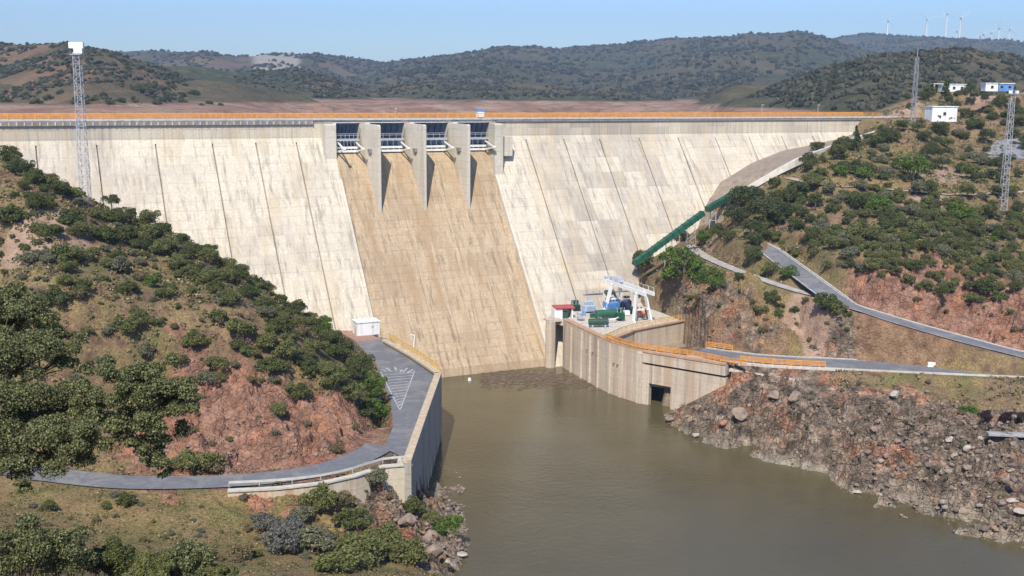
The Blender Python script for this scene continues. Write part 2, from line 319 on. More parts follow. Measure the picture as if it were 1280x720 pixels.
c = N.mix(N.att('dirt'), c, N.ramp(n2, [(.3, (.29, .19, .135)), (.7, (.42, .30, .22))]))
c = N.mix(N.att('red'), c, red); c = N.mix(N.att('grey'), c, grey)
c = N.mix(N.math('MULTIPLY', N.gr(N.att('wet'), 0, 1), .85), c, N.ramp(n2, [(.3, (.15, .125, .09)), (.7, (.42, .37, .29))]))
sp = N.gr(n3, .25, .75); c = N.mix(.55, c, N.mix(1., c, N.ramp(n3, [(.3, (.45, .45, .45)), (.62, (1.25, 1.2, 1.15))]), 'MULTIPLY'))
N.col(c); N.b.inputs['Roughness'].default_value = .95; N.b.inputs['Specular IOR Level'].default_value = .15
bh = N.math('ADD', N.math('ADD', N.noise(p, 1.1, 6, .65), N.math('MULTIPLY', crk, N.math('MULTIPLY', N.math('ADD', N.att('grey'), N.att('red')), .45))), N.math('MULTIPLY', N.noise(p, 5, 4, .6), .4)); N.bump(bh, .8, .55)
M_GROUND = N.m
# far hills material
N = NT('hills'); p = N.pos()
h1 = N.noise(p, .004, 6, .6); h2 = N.noise(p, .02, 5, .65); h3 = N.noise(p, .09, 4, .6)
soil = N.ramp(h2, [(.3, (.15, .085, .055)), (.55, (.24, .14, .09)), (.75, (.33, .21, .14))])
scrub = N.ramp(h3, [(.25, (.03, .042, .02)), (.5, (.062, .07, .038)), (.75, (.115, .11, .062))])
c = N.mix(N.gr(h1, .40, .60), scrub, N.mix(.28, scrub, soil)); c = N.mix(N.att('bare'), c, N.mix(N.gr(h2, .52, .7), soil, N.ramp(h3, [(.3, (.10, .09, .05)), (.7, (.2, .16, .09))])))
hz_ = N.noise(N.pos(False, (.012, .02, .7)), 1, 5, .6); sh_ = N.mix(N.gr(h3, .5, .7), N.ramp(h2, [(.3, (.20, .11, .08)), (.5, (.33, .20, .14)), (.7, (.43, .31, .22))]), (.17, .12, .09))
c = N.mix(N.att('shore'), c, N.mix(N.math('MULTIPLY', N.gr(hz_, .5, .62), .45), sh_, (.16, .10, .085)))
c = N.mix(N.att('quarry'), c, (.33, .29, .24))
N.col(c); N.b.inputs['Roughness'].default_value = .95; N.b.inputs['Specular IOR Level'].default_value = .1; N.bump(N.noise(p, .06, 6, .7), .9, 9)
M_HILLS = N.m
# concrete of the dam: object space x along the wall, z up
def concrete(name, base, light, dark, lift=2.0, streak=.6, block=.35, tan=None, lines=.22, grey_from=None):
    N = NT(name); p = N.pos(True)
    sx = N.n('SeparateXYZ'); N.l(p, sx.inputs[0]); X, Z = sx.outputs[0], sx.outputs[2]
    big = N.noise(N.pos(True, (.05, .05, .03)), 1, 5, .6); fine = N.noise(p, 2.2, 5, .65)
    c = N.ramp(fine, [(.25, tuple(v*.82 for v in base)), (.5, base), (.8, light)])
    bx = N.math('FLOOR', N.math('DIVIDE', N.math('ADD', X, 119.2+260), 6.5)); bz = N.math('FLOOR', N.math('DIVIDE', Z, lift*2))
    cb = N.n('CombineXYZ'); N.l(bx, cb.inputs[0]); N.l(bz, cb.inputs[1]); wn = N.n('TexWhiteNoise'); N.l(cb.outputs[0], wn.inputs[0])
    bx2 = N.math('FLOOR', N.math('DIVIDE', N.math('ADD', X, 260), 13.0)); cb2 = N.n('CombineXYZ'); N.l(bx2, cb2.inputs[0]); N.l(N.math('FLOOR', N.math('DIVIDE', Z, lift*5)), cb2.inputs[1]); wn2 = N.n('TexWhiteNoise'); N.l(cb2.outputs[0], wn2.inputs[0])
    m = N.math('MULTIPLY', N.gr(N.math('ADD', N.math('MULTIPLY', wn.outputs[0], .35), N.math('ADD', N.math('MULTIPLY', wn2.outputs[0], .4), N.math('MULTIPLY', big, 1.5))), 1.05, 1.42), block)
    c = N.mix(m, c, dark)
    if grey_from is not None:
        gm = N.math('MULTIPLY', N.gr(X, grey_from-1, grey_from+3), N.gr(X, 62, 24)); gm = N.math('MULTIPLY', gm, N.gr(N.math('ADD', N.math('MULTIPLY', wn.outputs[0], .5), N.noise(N.pos(True, (.35, .1, .05)), 1, 5, .7)), .5, .95)); c = N.mix(N.math('MULTIPLY', gm, .8), c, dark)
    st = N.noise(N.pos(True, (1.1, .25, .035)), 1, 5, .7); c = N.mix(N.math('MULTIPLY', N.gr(st, .5, .72), streak), c, tuple(v*.62 for v in dark))
    st2 = N.noise(N.pos(True, (.30, .1, .012)), 1, 4, .6); c = N.mix(N.math('MULTIPLY', N.gr(st2, .5, .68), streak*.8), c, tan or tuple(a*b for a, b in zip(base, (.86, .78, .66))))
    st3 = N.noise(N.pos(True, (1.9, .3, .05)), 1, 3, .6); c = N.mix(N.math('MULTIPLY', N.gr(st3, .58, .74), .5), c, light)
    fr = N.math('FRACT', N.math('DIVIDE', Z, lift)); ln = N.math('LESS_THAN', fr, .10)
    c = N.mix(N.math('MULTIPLY', ln, N.math('MULTIPLY', N.gr(N.noise(N.pos(True, (.12, .1, .5)), 1, 3), .35, .65), lines)), c, tuple(v*.5 for v in dark))
    N.col(c); N.b.inputs['Roughness'].default_value = .92; N.b.inputs['Specular IOR Level'].default_value = .2
    N.bump(N.math('SUBTRACT', fine, ln), .35, .06); MAT[name] = N.m; return N.m
M_DAM = concrete('dam_concrete', (.58, .51, .395), (.72, .66, .55), (.36, .31, .255), 2.0, .85, .6, grey_from=3.4)
M_CHUTE = concrete('chute_concrete', (.44, .33, .21), (.60, .49, .36), (.29, .215, .14), 1.7, 1.0, .5, tan=(.35, .235, .135), lines=.3)
M_PIER = concrete('pier_concrete', (.60, .54, .44), (.70, .65, .55), (.38, .34, .28), 2.0, .5, .4)
M_WALLC = concrete('wall_concrete', (.57, .48, .37), (.68, .61, .50), (.40, .30, .23), 1.8, .9, .35, tan=(.43, .29, .19))
def paint(name, c, rough=.5, metal=0.): return mat(name, c, rough, .12, 1.2, metal)
M_OR = mat('orange_paint', (.62, .27, .045), .55, .25, 1.0); M_YE = mat('yellow_paint', (.60, .36, .07), .55, .25, 1.0)
M_WH = mat('white_paint', (.78, .78, .76), .5, .06, .8, stain=(.6, .58, .52)); M_GREY = mat('grey_cornice', (.22, .21, .20), .85, .2, 1)
M_ASPH = mat('asphalt', (.15, .15, .165), .9, .2, .35, bump=.3, obj=False); M_LINE = mat('road_paint', (.60, .59, .55), .7, .25, 2.5, stain=(.2, .2, .21))
NA = NT('asphalt_worn'); p_ = NA.pos(); NA.col(NA.mix(NA.gr(NA.noise(p_, .22, 4, .7, .6), .48, .6), NA.ramp(NA.noise(p_, 1.2, 5, .7), [(.3, (.115, .115, .125)), (.7, (.175, .175, .185))]), NA.ramp(NA.noise(p_, 2.5, 5, .7), [(.3, (.17, .165, .165)), (.7, (.235, .225, .215))]))); NA.bump(NA.noise(p_, 8, 3), .3, .03); M_ASPH = NA.m
M_KERB = mat('kerb_stone', (.48, .45, .38), .85, .2, 1.2); M_GRN = mat('green_paint', (.018, .095, .055), .5, .3, .8); M_GRN2 = mat('dark_green_paint', (.02, .07, .045), .5, .25, .8)
M_STEEL = mat('galvanised_steel', (.50, .51, .53), .45, .15, 2, .4); M_BLUE = mat('gate_blue', (.05, .09, .17), .5, .25, .5); M_DARK = mat('dark_opening', (.012, .012, .014), .8, .2, 1)
M_RED = mat('red_roof', (.40, .06, .07), .6, .2, 1.2); M_REDW = mat('rusty_concrete', (.40, .17, .10), .8, .35, .8); M_TRK = mat('bark', (.13, .095, .065), .95, .3, 3, bump=.6)
M_BLUEP = mat('blue_paint', (.10, .25, .52), .5, .2, 1); M_ROCKO = mat('boulder_rock', (.25, .185, .14), .95, .35, .9, bump=.8, obj=False); M_ROCKW = mat('pale_rock', (.40, .345, .285), .95, .25, .9, bump=.8, obj=False)
M_ROCKR = mat('red_rock', (.36, .17, .11), .95, .3, .9, bump=.8, obj=False); M_CONCP = mat('pale_concrete', (.52, .48, .41), .85, .2, 1.0, stain=(.38, .30, .22)); M_BROWNC = mat('brown_concrete', (.27, .215, .16), .9, .25, .6)
M_DIRT = mat('pale_dirt', (.42, .31, .235), .95, .2, .6, bump=.3, obj=False)

# ------------------------------------------------------------------ object helpers
def tag(o, label=None, cat=None, group=None, kind=None):
    if label: o['label'] = label
    if cat: o['category'] = cat
    if group: o['group'] = group
    if kind: o['kind'] = kind
    return o
def empty(name, loc=(0, 0, 0), rz=0., **k):
    o = bpy.data.objects.new(name, None); COL.objects.link(o); o.location = loc; o.rotation_euler = (0, 0, rz); o.empty_display_size = .5; return tag(o, **k)
def link(name, me, m=None, parent=None, loc=(0, 0, 0), **k):
    o = bpy.data.objects.new(name, me); COL.objects.link(o); o.location = loc
    if m and not me.materials: me.materials.append(m)
    if parent: o.parent = parent
    return tag(o, **k)
class MB:
    def __init__(s): s.v = []; s.f = []
    def add(s, V, F): o = len(s.v); s.v += [tuple(map(float, q)) for q in V]; s.f += [tuple(i+o for i in f) for f in F]; return s
    def box(s, c, sz, rz=0.):
        hx, hy, hz = sz[0]/2, sz[1]/2, sz[2]/2; cs, sn = math.cos(rz), math.sin(rz); V = []
        for dz in (-hz, hz):
            for dx, dy in ((-hx, -hy), (hx, -hy), (hx, hy), (-hx, hy)): V.append((c[0]+dx*cs-dy*sn, c[1]+dx*sn+dy*cs, c[2]+dz))
        return s.add(V, [(3, 2, 1, 0), (4, 5, 6, 7), (0, 1, 5, 4), (1, 2, 6, 5), (2, 3, 7, 6), (3, 0, 4, 7)])
    def bar(s, a, b, w_, h_=None):
        h_ = h_ or w_; a = Vector(a); b = Vector(b); d = (b-a)
        if d.length < 1e-6: return s
        d.normalize(); up = Vector((0, 0, 1)) if abs(d.z) < .95 else Vector((1, 0, 0)); x = d.cross(up).normalized()*w_/2; y = x.cross(d).normalized()*h_/2
        V = [a-x-y, a+x-y, a+x+y, a-x+y, b-x-y, b+x-y, b+x+y, b-x+y]
        return s.add(V, [(0, 1, 2, 3), (7, 6, 5, 4), (0, 4, 5, 1), (1, 5, 6, 2), (2, 6, 7, 3), (3, 7, 4, 0)])
    def tube(s, pts, r, k=8, r2=None, cap=True):
        pts = [Vector(p) for p in pts]; m = len(pts); V = []; F = []
        for i, p in enumerate(pts):
            d = (pts[min(i+1, m-1)]-pts[max(i-1, 0)]).normalized(); up = Vector((0, 0, 1)) if abs(d.z) < .9 else Vector((1, 0, 0)); x = d.cross(up).normalized(); y = x.cross(d)
            rr = r if r2 is None else r+(r2-r)*i/(m-1)
            for j in range(k): t = 2*math.pi*j/k; V.append(p+x*math.cos(t)*rr+y*math.sin(t)*rr)
        for i in range(m-1):
            for j in range(k): F.append((i*k+j, i*k+(j+1) % k, (i+1)*k+(j+1) % k, (i+1)*k+j))
        if cap: F += [tuple(range(k))[::-1], tuple((m-1)*k+j for j in range(k))]
        return s.add(V, F)
    def prism(s, poly, z0, z1):
        k = len(poly); ar = sum(poly[i][0]*poly[(i+1) % k][1]-poly[(i+1) % k][0]*poly[i][1] for i in range(k))
        if ar < 0: poly = poly[::-1]
        V = [(p[0], p[1], z0) for p in poly]+[(p[0], p[1], z1) for p in poly]
        return s.add(V, [tuple(range(k))[::-1], tuple(range(k, 2*k))]+[(i, (i+1) % k, k+(i+1) % k, k+i) for i in range(k)])
    def wallstrip(s, P, Q): # ribbon between two polylines
        k = len(P); return s.add(list(P)+list(Q), [(i, i+1, k+i+1, k+i) for i in range(k-1)])
    def build(s, name, m, parent=None, smooth=False, bev=0., **k):
        me = bpy.data.meshes.new(name); me.from_pydata(s.v, [], s.f); me.update()
        bm = bmesh.new(); bm.from_mesh(me); bmesh.ops.recalc_face_normals(bm, faces=bm.faces)
        if bev: bmesh.ops.bevel(bm, geom=[e for e in bm.edges], offset=bev, segments=1, affect='EDGES')
        bm.to_mesh(me); bm.free()
        if smooth: me.polygons.foreach_set('use_smooth', [True]*len(me.polygons))
        return link(name, me, m, parent, **k)
def copy_tree(o, parent=None):
    c = o.copy(); COL.objects.link(c); c.parent = parent
    for ch in list(o.children): copy_tree(ch, c)
    return c

# ------------------------------------------------------------------ near terrain mesh
rows = np.concatenate([np.linspace(-25, 60, 60)[:-1], np.linspace(60, 138, 110)[:-1], np.linspace(138, 232, 260)[:-1], np.linspace(232, 300, 110)[:-1], np.linspace(300, 470, 90)])
az = np.tan(np.linspace(R_(-37), R_(37), 620))
xx = np.sign(az)*np.abs(az)
Yg = np.repeat(rows[:, None], 620, 1); Xg = az[None]*(np.abs(Yg)*.78+60)*1.1
Zg = ground(Xg, Yg)
me = mesh_grid('terrain', Xg, Yg, Zg)
gx = np.gradient(Zg, axis=1)/np.maximum(np.gradient(Xg, axis=1), 1e-3); gy = np.gradient(Zg, axis=0)/np.gradient(Yg, axis=0); slope = np.hypot(gx, gy)
nzz = fbm(Xg/6, Yg/6, 4)*.5
bankm = np.maximum(msk(BANK, Xg, Yg), msk(NEARR, Xg, Yg)); cutm = np.maximum(msk(ROCKS, Xg, Yg), msk(ROCKS2, Xg, Yg)); cut3 = msk(ROCKS3, Xg, Yg)*(1-.9*msk([blob(940,366,22,5.5), blob(975,376,21.5,5.5), blob(1010,388,21,5)], Xg, Yg))
attr(me, 'red', np.clip(sstep(.35, .6, cutm+nzz*1.2)+sstep(.4, .6, cut3+nzz*.8)*.55*sstep(-.1, .25, fbm(Xg/9, Yg/9, 3)+(Xg-48)/40), 0, 1))
attr(me, 'grey', np.clip(sstep(.35, .6, bankm+nzz*.8)+sstep(.35, .55, cut3+nzz)*(1-sstep(-.1, .25, fbm(Xg/9, Yg/9, 3)+(Xg-48)/40)), 0, 1))
GR = [blob(300,640,10.5,22), blob(200,640,11,20), blob(400,640,9,15), blob(80,650,12,18), blob(930,370,21,13), blob(980,390,20,10), blob(1150,215,45,22), blob(1050,210,46,18), blob(1250,215,45,20)]
rkf = ((np.maximum.reduce([bankm, cutm, cut3]))[:-1, :-1] > .38).ravel(); me.polygons.foreach_set('use_smooth', ~rkf)
attr(me, 'grass', np.clip(sstep(.3, .75, msk(GR, Xg, Yg)+nzz), 0, 1))
DT = [blob(960,220,41,9), blob(1060,165,53,10), blob(1100,150,57,14), blob(1200,140,58,14), blob(1250,160,54,14), blob(1170,215,45,9), blob(1160,250,40,6), blob(60,300,41,7), blob(940,250,37,6), blob(870,300,28,7), blob(1030,372,24,5), blob(1010,345,27.5,5)]
rd = np.zeros(Xg.shape)
attr(me, 'dirt', np.clip(sstep(.35, .7, msk(DT, Xg, Yg)+nzz*.9), 0, 1))
attr(me, 'wet', sstep(1.7, .5, Zg+nzz*1.2))
link('terrain', me, M_GROUND, kind='structure')
# ray against the heightfield
def hit(px, py, d0=60, d1=460):
    d = ray(px, py); t = np.arange(d0, d1, .5); x = d[0]/d[1]*t; z = ZC+d[2]/d[1]*t; g = ground(x[None], t[None].copy())[0]
    k = np.where(g > z)[0]
    if len(k) == 0: return None
    i = k[0]; return (float(x[i]), float(t[i]), float(g[i]))
def hits(pts, d0=60, d1=460):
    D = np.array([ray(*p)/ray(*p)[1] for p in pts]); t = np.arange(d0, d1, .8)[None]; x = D[:, :1]*t; y = np.repeat(t, len(pts), 0); z = ZC+D[:, 2:3]*t
    g = ground(x, y); out = []
    for r in range(len(pts)):
        k = np.where(g[r] > z[r])[0]; out.append((float(x[r, k[0]]), float(y[r, k[0]]), float(g[r, k[0]])) if len(k) else None)
    return out

# ------------------------------------------------------------------ far hills: one polar heightfield with several ridges
def sil(pts): 
    a = np.array([math.atan2(ray(*p)[0], ray(*p)[1]) for p in pts]); s = np.array([ray(*p)[2]/ray(*p)[1] for p in pts]); return a, s
RID = [ # silhouette, ridge distance, front reach, back reach, bare
 ([(-250,62),(-100,60),(0,58),(45,58),(80,56),(140,68),(200,85),(250,106),(300,128),(330,140)], 980, 500, 500, 1.0, .6),
 ([(180,140),(240,122),(290,104),(330,92),(370,86),(420,99),(460,117),(500,132),(530,140)], 1350, 330, 500, .15, .6),
 ([(-250,80),(0,75),(100,70),(160,65),(250,66),(300,72),(345,68),(390,69),(430,73),(470,78),(520,84),(600,100)], 2600, 900, 900, 0., .8),
 ([(300,110),(420,92),(500,78),(560,72),(620,62),(665,60),(700,64),(760,58),(830,52),(880,50),(910,49),(930,46),(970,46),(1000,43),(1030,50),(1060,60),(1120,75),(1200,90)], 2900, 2000, 900, 0., .8),
 ([(900,80),(980,60),(1030,50),(1080,42),(1130,47),(1200,49),(1280,53),(1400,55),(1550,52)], 3800, 1600, 900, 0., .8),
 ([(880,141),(905,134),(960,111),(1020,91),(1060,80),(1100,72),(1140,68),(1200,62),(1250,68),(1290,76),(1400,90),(1550,88)], 820, 400, 500, 0., .7)]
RS_ = [(sil(r[0]), *r[1:]) for r in RID]
def far(x, y):
    a = np.arctan2(x, y); d = y/np.cos(0*a); base = 40+0*a; z = base+fbm(x/300, y/300, 3)*3; idx = np.zeros(a.shape, int)
    dn = d+fbm(x/130, y/130, 3)*260; sh = sstep(650, 1050, dn)*16+sstep(980, 1350, dn)*np.clip(ridged(x/260, y/260, 4)-.25, 0, 1)*26*sstep(R_(9), R_(5), a)+sstep(420, 560, d)*16*sstep(R_(-6), R_(-16), a)+sstep(420, 520, d)*16*sstep(R_(9.), R_(11.5), a); sh = np.minimum(sh, 48); z = z+sh
    for i, ((sa, ss), D, wf, wb, bare, rough) in enumerate(RS_):
        s = np.interp(a, sa, ss, left=ss[0]-.0, right=ss[-1]); D2 = D*(1+.06*np.sin(a*23+i*2)); h = 66.2+s*D2-base
        fade = np.where((a < sa[0]) | (a > sa[-1]), np.exp(-((np.minimum(np.abs(a-sa[0]), np.abs(a-sa[-1])))/.05)**2), 1)
        t = np.where(d < D2, (D2-d)/wf, (d-D2)/wb); pr = np.where(t < 1, .5+.5*np.cos(np.clip(t, 0, 1)*math.pi), 0)
        pr = pr**.9; er = ridged(x/(D*.16)+i*5, y/(D*.22), 4); k = 1-np.exp(-(t/.25)**2)
        hh = base+h*fade*pr*(1-.34*k*(1-np.clip(er, 0, 1))*1.0)+fbm(x/(D*.02), y/(D*.02), 3)*h*.05*pr
        c = hh > z; z = np.where(c, hh, z); idx = np.where(c, i+1, idx)
    return z, idx
def far1(x, y): z, i = far(np.array([x]), np.array([y])); return float(z[0])
drow = np.concatenate([np.linspace(445, 1500, 320)[:-1], np.geomspace(1500, 5300, 190)])
az = np.linspace(R_(-40), R_(40), 520); Yf = np.repeat(drow[:, None], 520, 1); Xf = Yf*np.tan(az)[None]; Zf, If = far(Xf, Yf)
me = mesh_grid('hills', Xf, Yf, Zf); wob = fbm(Xf/60, Yf/60, 3)*3
attr(me, 'bare', np.where(If == 1, sstep(-.25, .2, fbm(Xf/90, Yf/90, 3))*.6+.1, np.where(If == 2, sstep(.1, .3, fbm(Xf/70, Yf/70, 3))*.5, np.where(If == 3, sstep(.12, .5, fbm(Xf/240, Yf/240, 3))*.6, 0))))
attr(me, 'shore', sstep(57.2, 55.6, Zf+wob*.3))
qa = math.atan2(ray(352, 72)[0], 1); Af = np.arctan2(Xf, Yf)
attr(me, 'quarry', np.where(If == 3, sstep(.024, .016, np.abs(Af-qa))*sstep(60, 30, np.abs(Zf-(66.2+Yf*ray(352, 69)[2])))*1.0, 0))
link('hills', me, M_HILLS, kind='structure')

# ------------------------------------------------------------------ water
def water(name, c, rough, sc1, st):
    N = NT(name); p = N.pos(); a = N.noise(N.pos(False, (.012, .03, .1)), 1, 5, .6, 1.0); N.col(N.ramp(a, [(.3, tuple(v*.78 for v in c)), (.7, tuple(v*1.25 for v in c))]))
    N.b.inputs['Roughness'].default_value = rough; N.b.inputs['IOR'].default_value = 1.33; N.b.inputs['Specular IOR Level'].default_value = .5
    N.bump(N.math('ADD', N.noise(p, sc1, 4, .6), N.math('MULTIPLY', N.noise(p, sc1*.15, 3), .8)), st, .25); N.l(N.math('ADD', N.math('MULTIPLY', N.gr(N.noise(N.pos(False, (.025, .06, .1)), 1, 5, .65), .45, .58), .13), rough-.055), N.b.inputs['Roughness']); return N.m
M_WAT = water('river_water', (.088, .072, .035), .10, .9, .3); M_RES = water('lake_water', (.03, .07, .09), .08, .3, .2)
mb = MB(); mb.add([(-40,60,0),(200,60,0),(200,225,0),(60,260,0),(10,275,0),(-60,262,0),(-40,200,0)], [tuple(range(7))]); mb.build('river_water', M_WAT, kind='structure')
mb = MB(); mb.add([dam(-700,-5,45),dam(400,-5,45),dam(2600,-2600,45),dam(-2600,-2600,45)], [(0,1,2,3)]); mb.build('reservoir_water', M_RES, kind='structure')

# ------------------------------------------------------------------ roads, markings
def ribbon(P, o0, o1, dz, m, name):
    P = np.array(P); T = np.gradient(P[:, :2], axis=0); T /= np.linalg.norm(T, axis=1)[:, None]+1e-9; Nn = np.c_[T[:, 1], -T[:, 0]]
    a = [(*(P[i, :2]+Nn[i]*o0), P[i, 2]+dz) for i in range(len(P))]; b = [(*(P[i, :2]+Nn[i]*o1), P[i, 2]+dz) for i in range(len(P))]
    m_ = MB(); m_.wallstrip(a, b); return m_.build(name, m, kind='structure', smooth=True)
def solid_ribbon(m_, P, o0, o1, z0, z1):
    P = np.array(P); T = np.gradient(P[:, :2], axis=0); T /= np.linalg.norm(T, axis=1)[:, None]+1e-9; Nn = np.c_[T[:, 1], -T[:, 0]]; k = len(P)
    V = []
    for o, dz in ((o0, z0), (o0, z1), (o1, z1), (o1, z0)): V += [(*(P[i, :2]+Nn[i]*o), P[i, 2]+dz) for i in range(k)]
    F = []
    for j in range(4):
        for i in range(k-1): F.append((j*k+i, j*k+i+1, ((j+1) % 4)*k+i+1, ((j+1) % 4)*k+i))
    F += [(0, k, 2*k, 3*k), (k-1, 2*k-1, 3*k-1, 4*k-1)]
    return m_.add(V, F)
(PL, _), (PU, _), (PB, _), (PP, _), (PLe, _), (PC, _) = RS
ribbon(PL, -4.1, 4.1, .0, M_ASPH, 'road'); ribbon(PU, -3.0, 3.0, .0, M_ASPH, 'road'); ribbon(PLe[4:], -2.5, 2.5, .0, M_ASPH, 'road')
M_TRACK = mat('gravel_track', (.36, .33, .29), .95, .25, .6, bump=.3, obj=False)
ribbon(PB, -1.5, 1.5, .0, M_TRACK, 'gravel_track'); ribbon(PP, -1.6, 1.6, .0, M_DIRT, 'dirt_path'); ribbon(PC, -4, 4, .0, M_DIRT, 'dirt_path'); my = MB(); my.add([(a_, b_, YFIT[0]*a_+YFIT[1]*b_+YFIT[2]) for a_, b_ in yard_c[:, :2]], [(0, 1, 2, 3)]); my.build('yard', mat('yard_concrete', (.21, .21, .22), .9, .15, .5, obj=False), kind='structure')
for P, o in ((PL, 3.7), (PL, -3.7), (PU, 2.7), (PU, -2.7)): ribbon(P, o-.09, o+.09, .012, M_LINE, 'road_marking')
for P, o0, o1 in ((PL, 4.1, 4.4), (PL, -4.4, -4.1), (PU, -3.3, -3.0)):
    m_ = MB(); solid_ribbon(m_, P, o0, o1, -.25, .13); m_.build('kerb', M_KERB, kind='structure')
m_ = MB(); m_.add(PLAT, [tuple(range(len(PLAT)))]); bmz = m_.build('platform_paving', M_ASPH, kind='structure'); bmz.location.z = .02
# white hatched heart-shaped marking on the platform
m_ = MB(); HZ = 12.035
def q(px, py): return atZ(px, py, HZ)
def stroke(a, b, wd=.22):
    a = np.array(q(*a)); b = np.array(q(*b)); t = (b-a)/np.linalg.norm(b-a); nn = np.array([t[1], -t[0], 0])*wd/2
    m_.add([a-nn, b-nn, b+nn, a+nn], [(0, 1, 2, 3)])
for i in range(12):
    t = i/12.5; y = 467+44*t; xl = 478+22*t; xr = 517-17*t; stroke((xl+.5, y+1.6), (xr-.5, y-1.2), .27)
stroke((476, 465), (500, 513), .2); stroke((518, 464), (500, 513), .2)
for a, b in (((477,462),(483,464)), ((483,460),(489,464)), ((494,459),(495,463)), ((503,462),(500,465)), ((509,460),(504,465)), ((516,462),(509,466))): stroke(a, b, .38)
m_.build('road_marking', mat('faded_paint', (.43, .43, .42), .8, .3, 3, stain=(.19, .19, .2)), kind='structure')

# ------------------------------------------------------------------ the dam
D = empty('dam', (0, 300, 0), AZ, label='long pale concrete gravity dam with four gated spillway bays and a tan chute', cat='dam')
def dl(u, wd, z): return (u, -wd, z)
def panel(m_, u0, u1, prof): # prof: list of (w,z) closed loop
    k = len(prof); V = [dl(u0, a, b) for a, b in prof]+[dl(u1, a, b) for a, b in prof]
    return m_.add(V, [tuple(range(k)), tuple(range(k, 2*k))[::-1]]+[(i, i+k, (i+1) % k+k, (i+1) % k) for i in range(k)])
ZB = -4; ZT = 57.55; ZJ = 52.9
def prof(ins=0.): # downstream outline
    return [(-7, ZB), (-7, ZT-ins*2), (0-ins, ZT-ins*2), (0-ins, ZV), (SLP*(ZV-ZB)-ins, ZB)]
low = lambda ins=0.: [(-6, ZB), (-6, ZJ), (SLP*(ZV-ZJ)-ins, ZJ), (SLP*(ZV-ZB)-ins, ZB)]
upp = [(-7, ZJ+.01), (-7, ZT), (0, ZT), (0, ZV), (SLP*(ZV-ZJ), ZJ+.01)]
JL = [-175, -160, -146, -132.2, -119.2, -106.3, -93.3, -80.2, -69.8, -59.8, -50.6]; JR = [-8.7, 3.4, 15, 26.3, 39.3, 52.5, 65.5, 77.8, 90, 102, 114, 126, 140]
for nm, J in (('wall_left_wing', JL), ('wall_right_wing', JR)):
    m_ = MB()
    for i in range(len(J)-1):
        g = .16; gl = g if i > 0 else 0; gr_ = g if i < len(J)-2 else 0
        off = random.choice((0, .03, .06)); panel(m_, J[i]+gl, J[i+1]-gr_, [(a+(off if b < ZJ+.1 and a > 0 else 0), b) for a, b in low()])
    panel(m_, J[0], J[-1], low(.8))
    panel(m_, J[0], J[-1], upp)
    m_.build('wall', M_DAM, D)
# chute (recessed) with ogee crest
uL, uR = -50.6, -8.7; REC = 1.3
m_ = MB(); pts = []
for t in np.linspace(0, 1, 14):
    p0, p1, p2 = np.array([.5, 50.6]), np.array([4.0, 50.6]), np.array([10.5, ZV-(10.5+REC)/SLP]); pts.append(tuple((1-t)**2*p0+2*t*(1-t)*p1+t*t*p2))
pts.append((SLP*(ZV-3.5)-REC, 3.5)); pts.append((SLP*(ZV-3.5)+.6, 1.8)); pts.append((SLP*(ZV-3.5)+2.2, ZB))
panel(m_, uL-.5, uR+.5, [(-6, ZB), (-6, 48), (-1, 50.2)]+pts)
ch = m_.build('spillway_chute', M_CHUTE, D)
# low guide ribs left by the construction joints on the chute
m_ = MB()
for u in (-41.5, -36, -30.2, -24, -18.2, -13.5):
    for (w0, z0), (w1, z1) in zip(pts[8:14], pts[9:15]): m_.bar(dl(u, w0+.02, z0), dl(u, w1+.02, z1), .10, .10)
m_.build('chute_joint', M_BROWNC, ch)
# side walls of the chute: thin kerb proud of the face
for u in (uL-.15, uR+.15):
    m_ = MB(); panel(m_, u-.35, u+.35, [(8, ZV-(8)/SLP-3), (8, ZV-8/SLP+.6), (SLP*(ZV-4)+.5, 4), (SLP*(ZV-4)+.5, 0), (SLP*(ZV-4)-2, 0)]); m_.build('training_wall', M_PIER, D)
# piers
WN = 12.7
PI_ = [(-53.4, -50.5, 4.0), (-44.0, -41.8, WN), (-32.1, -29.9, WN), (-20.2, -18.0, WN), (-8.9, -6.4, 7.5)]
for i, (a, b, wn) in enumerate(PI_):
    m_ = MB(); zb = ZV-(wn+REC)/SLP-1.5; pf = [(-7.2, 40), (-7.2, ZT-.1), (2, ZT-.1), (wn-3.2, ZT-.1), (wn-1.2, ZT-.1), (wn-.5, ZT-.1), (wn, ZT-.4), (wn, zb), (2, zb), (0, zb)]
    tp = lambda w_: a if (i in (0, 4)) else a+max(0, (w_-1)/(wn-1))*(b-a)*.66
    k = len(pf); m_.add([dl(tp(q_[0]), *q_) for q_ in pf]+[dl(b, *q_) for q_ in pf], [tuple(range(k)), tuple(range(k, 2*k))[::-1]]+[(j, j+k, (j+1) % k+k, (j+1) % k) for j in range(k)])
    pr = m_.build('pier', M_PIER, D)
    if i: MB().box(dl(tp(8.6 if wn > 10 else 5)-.2, 8.6 if wn > 10 else 5, 51.0), (.8, 1.6, .9)).build('bracket', M_GREY, pr)
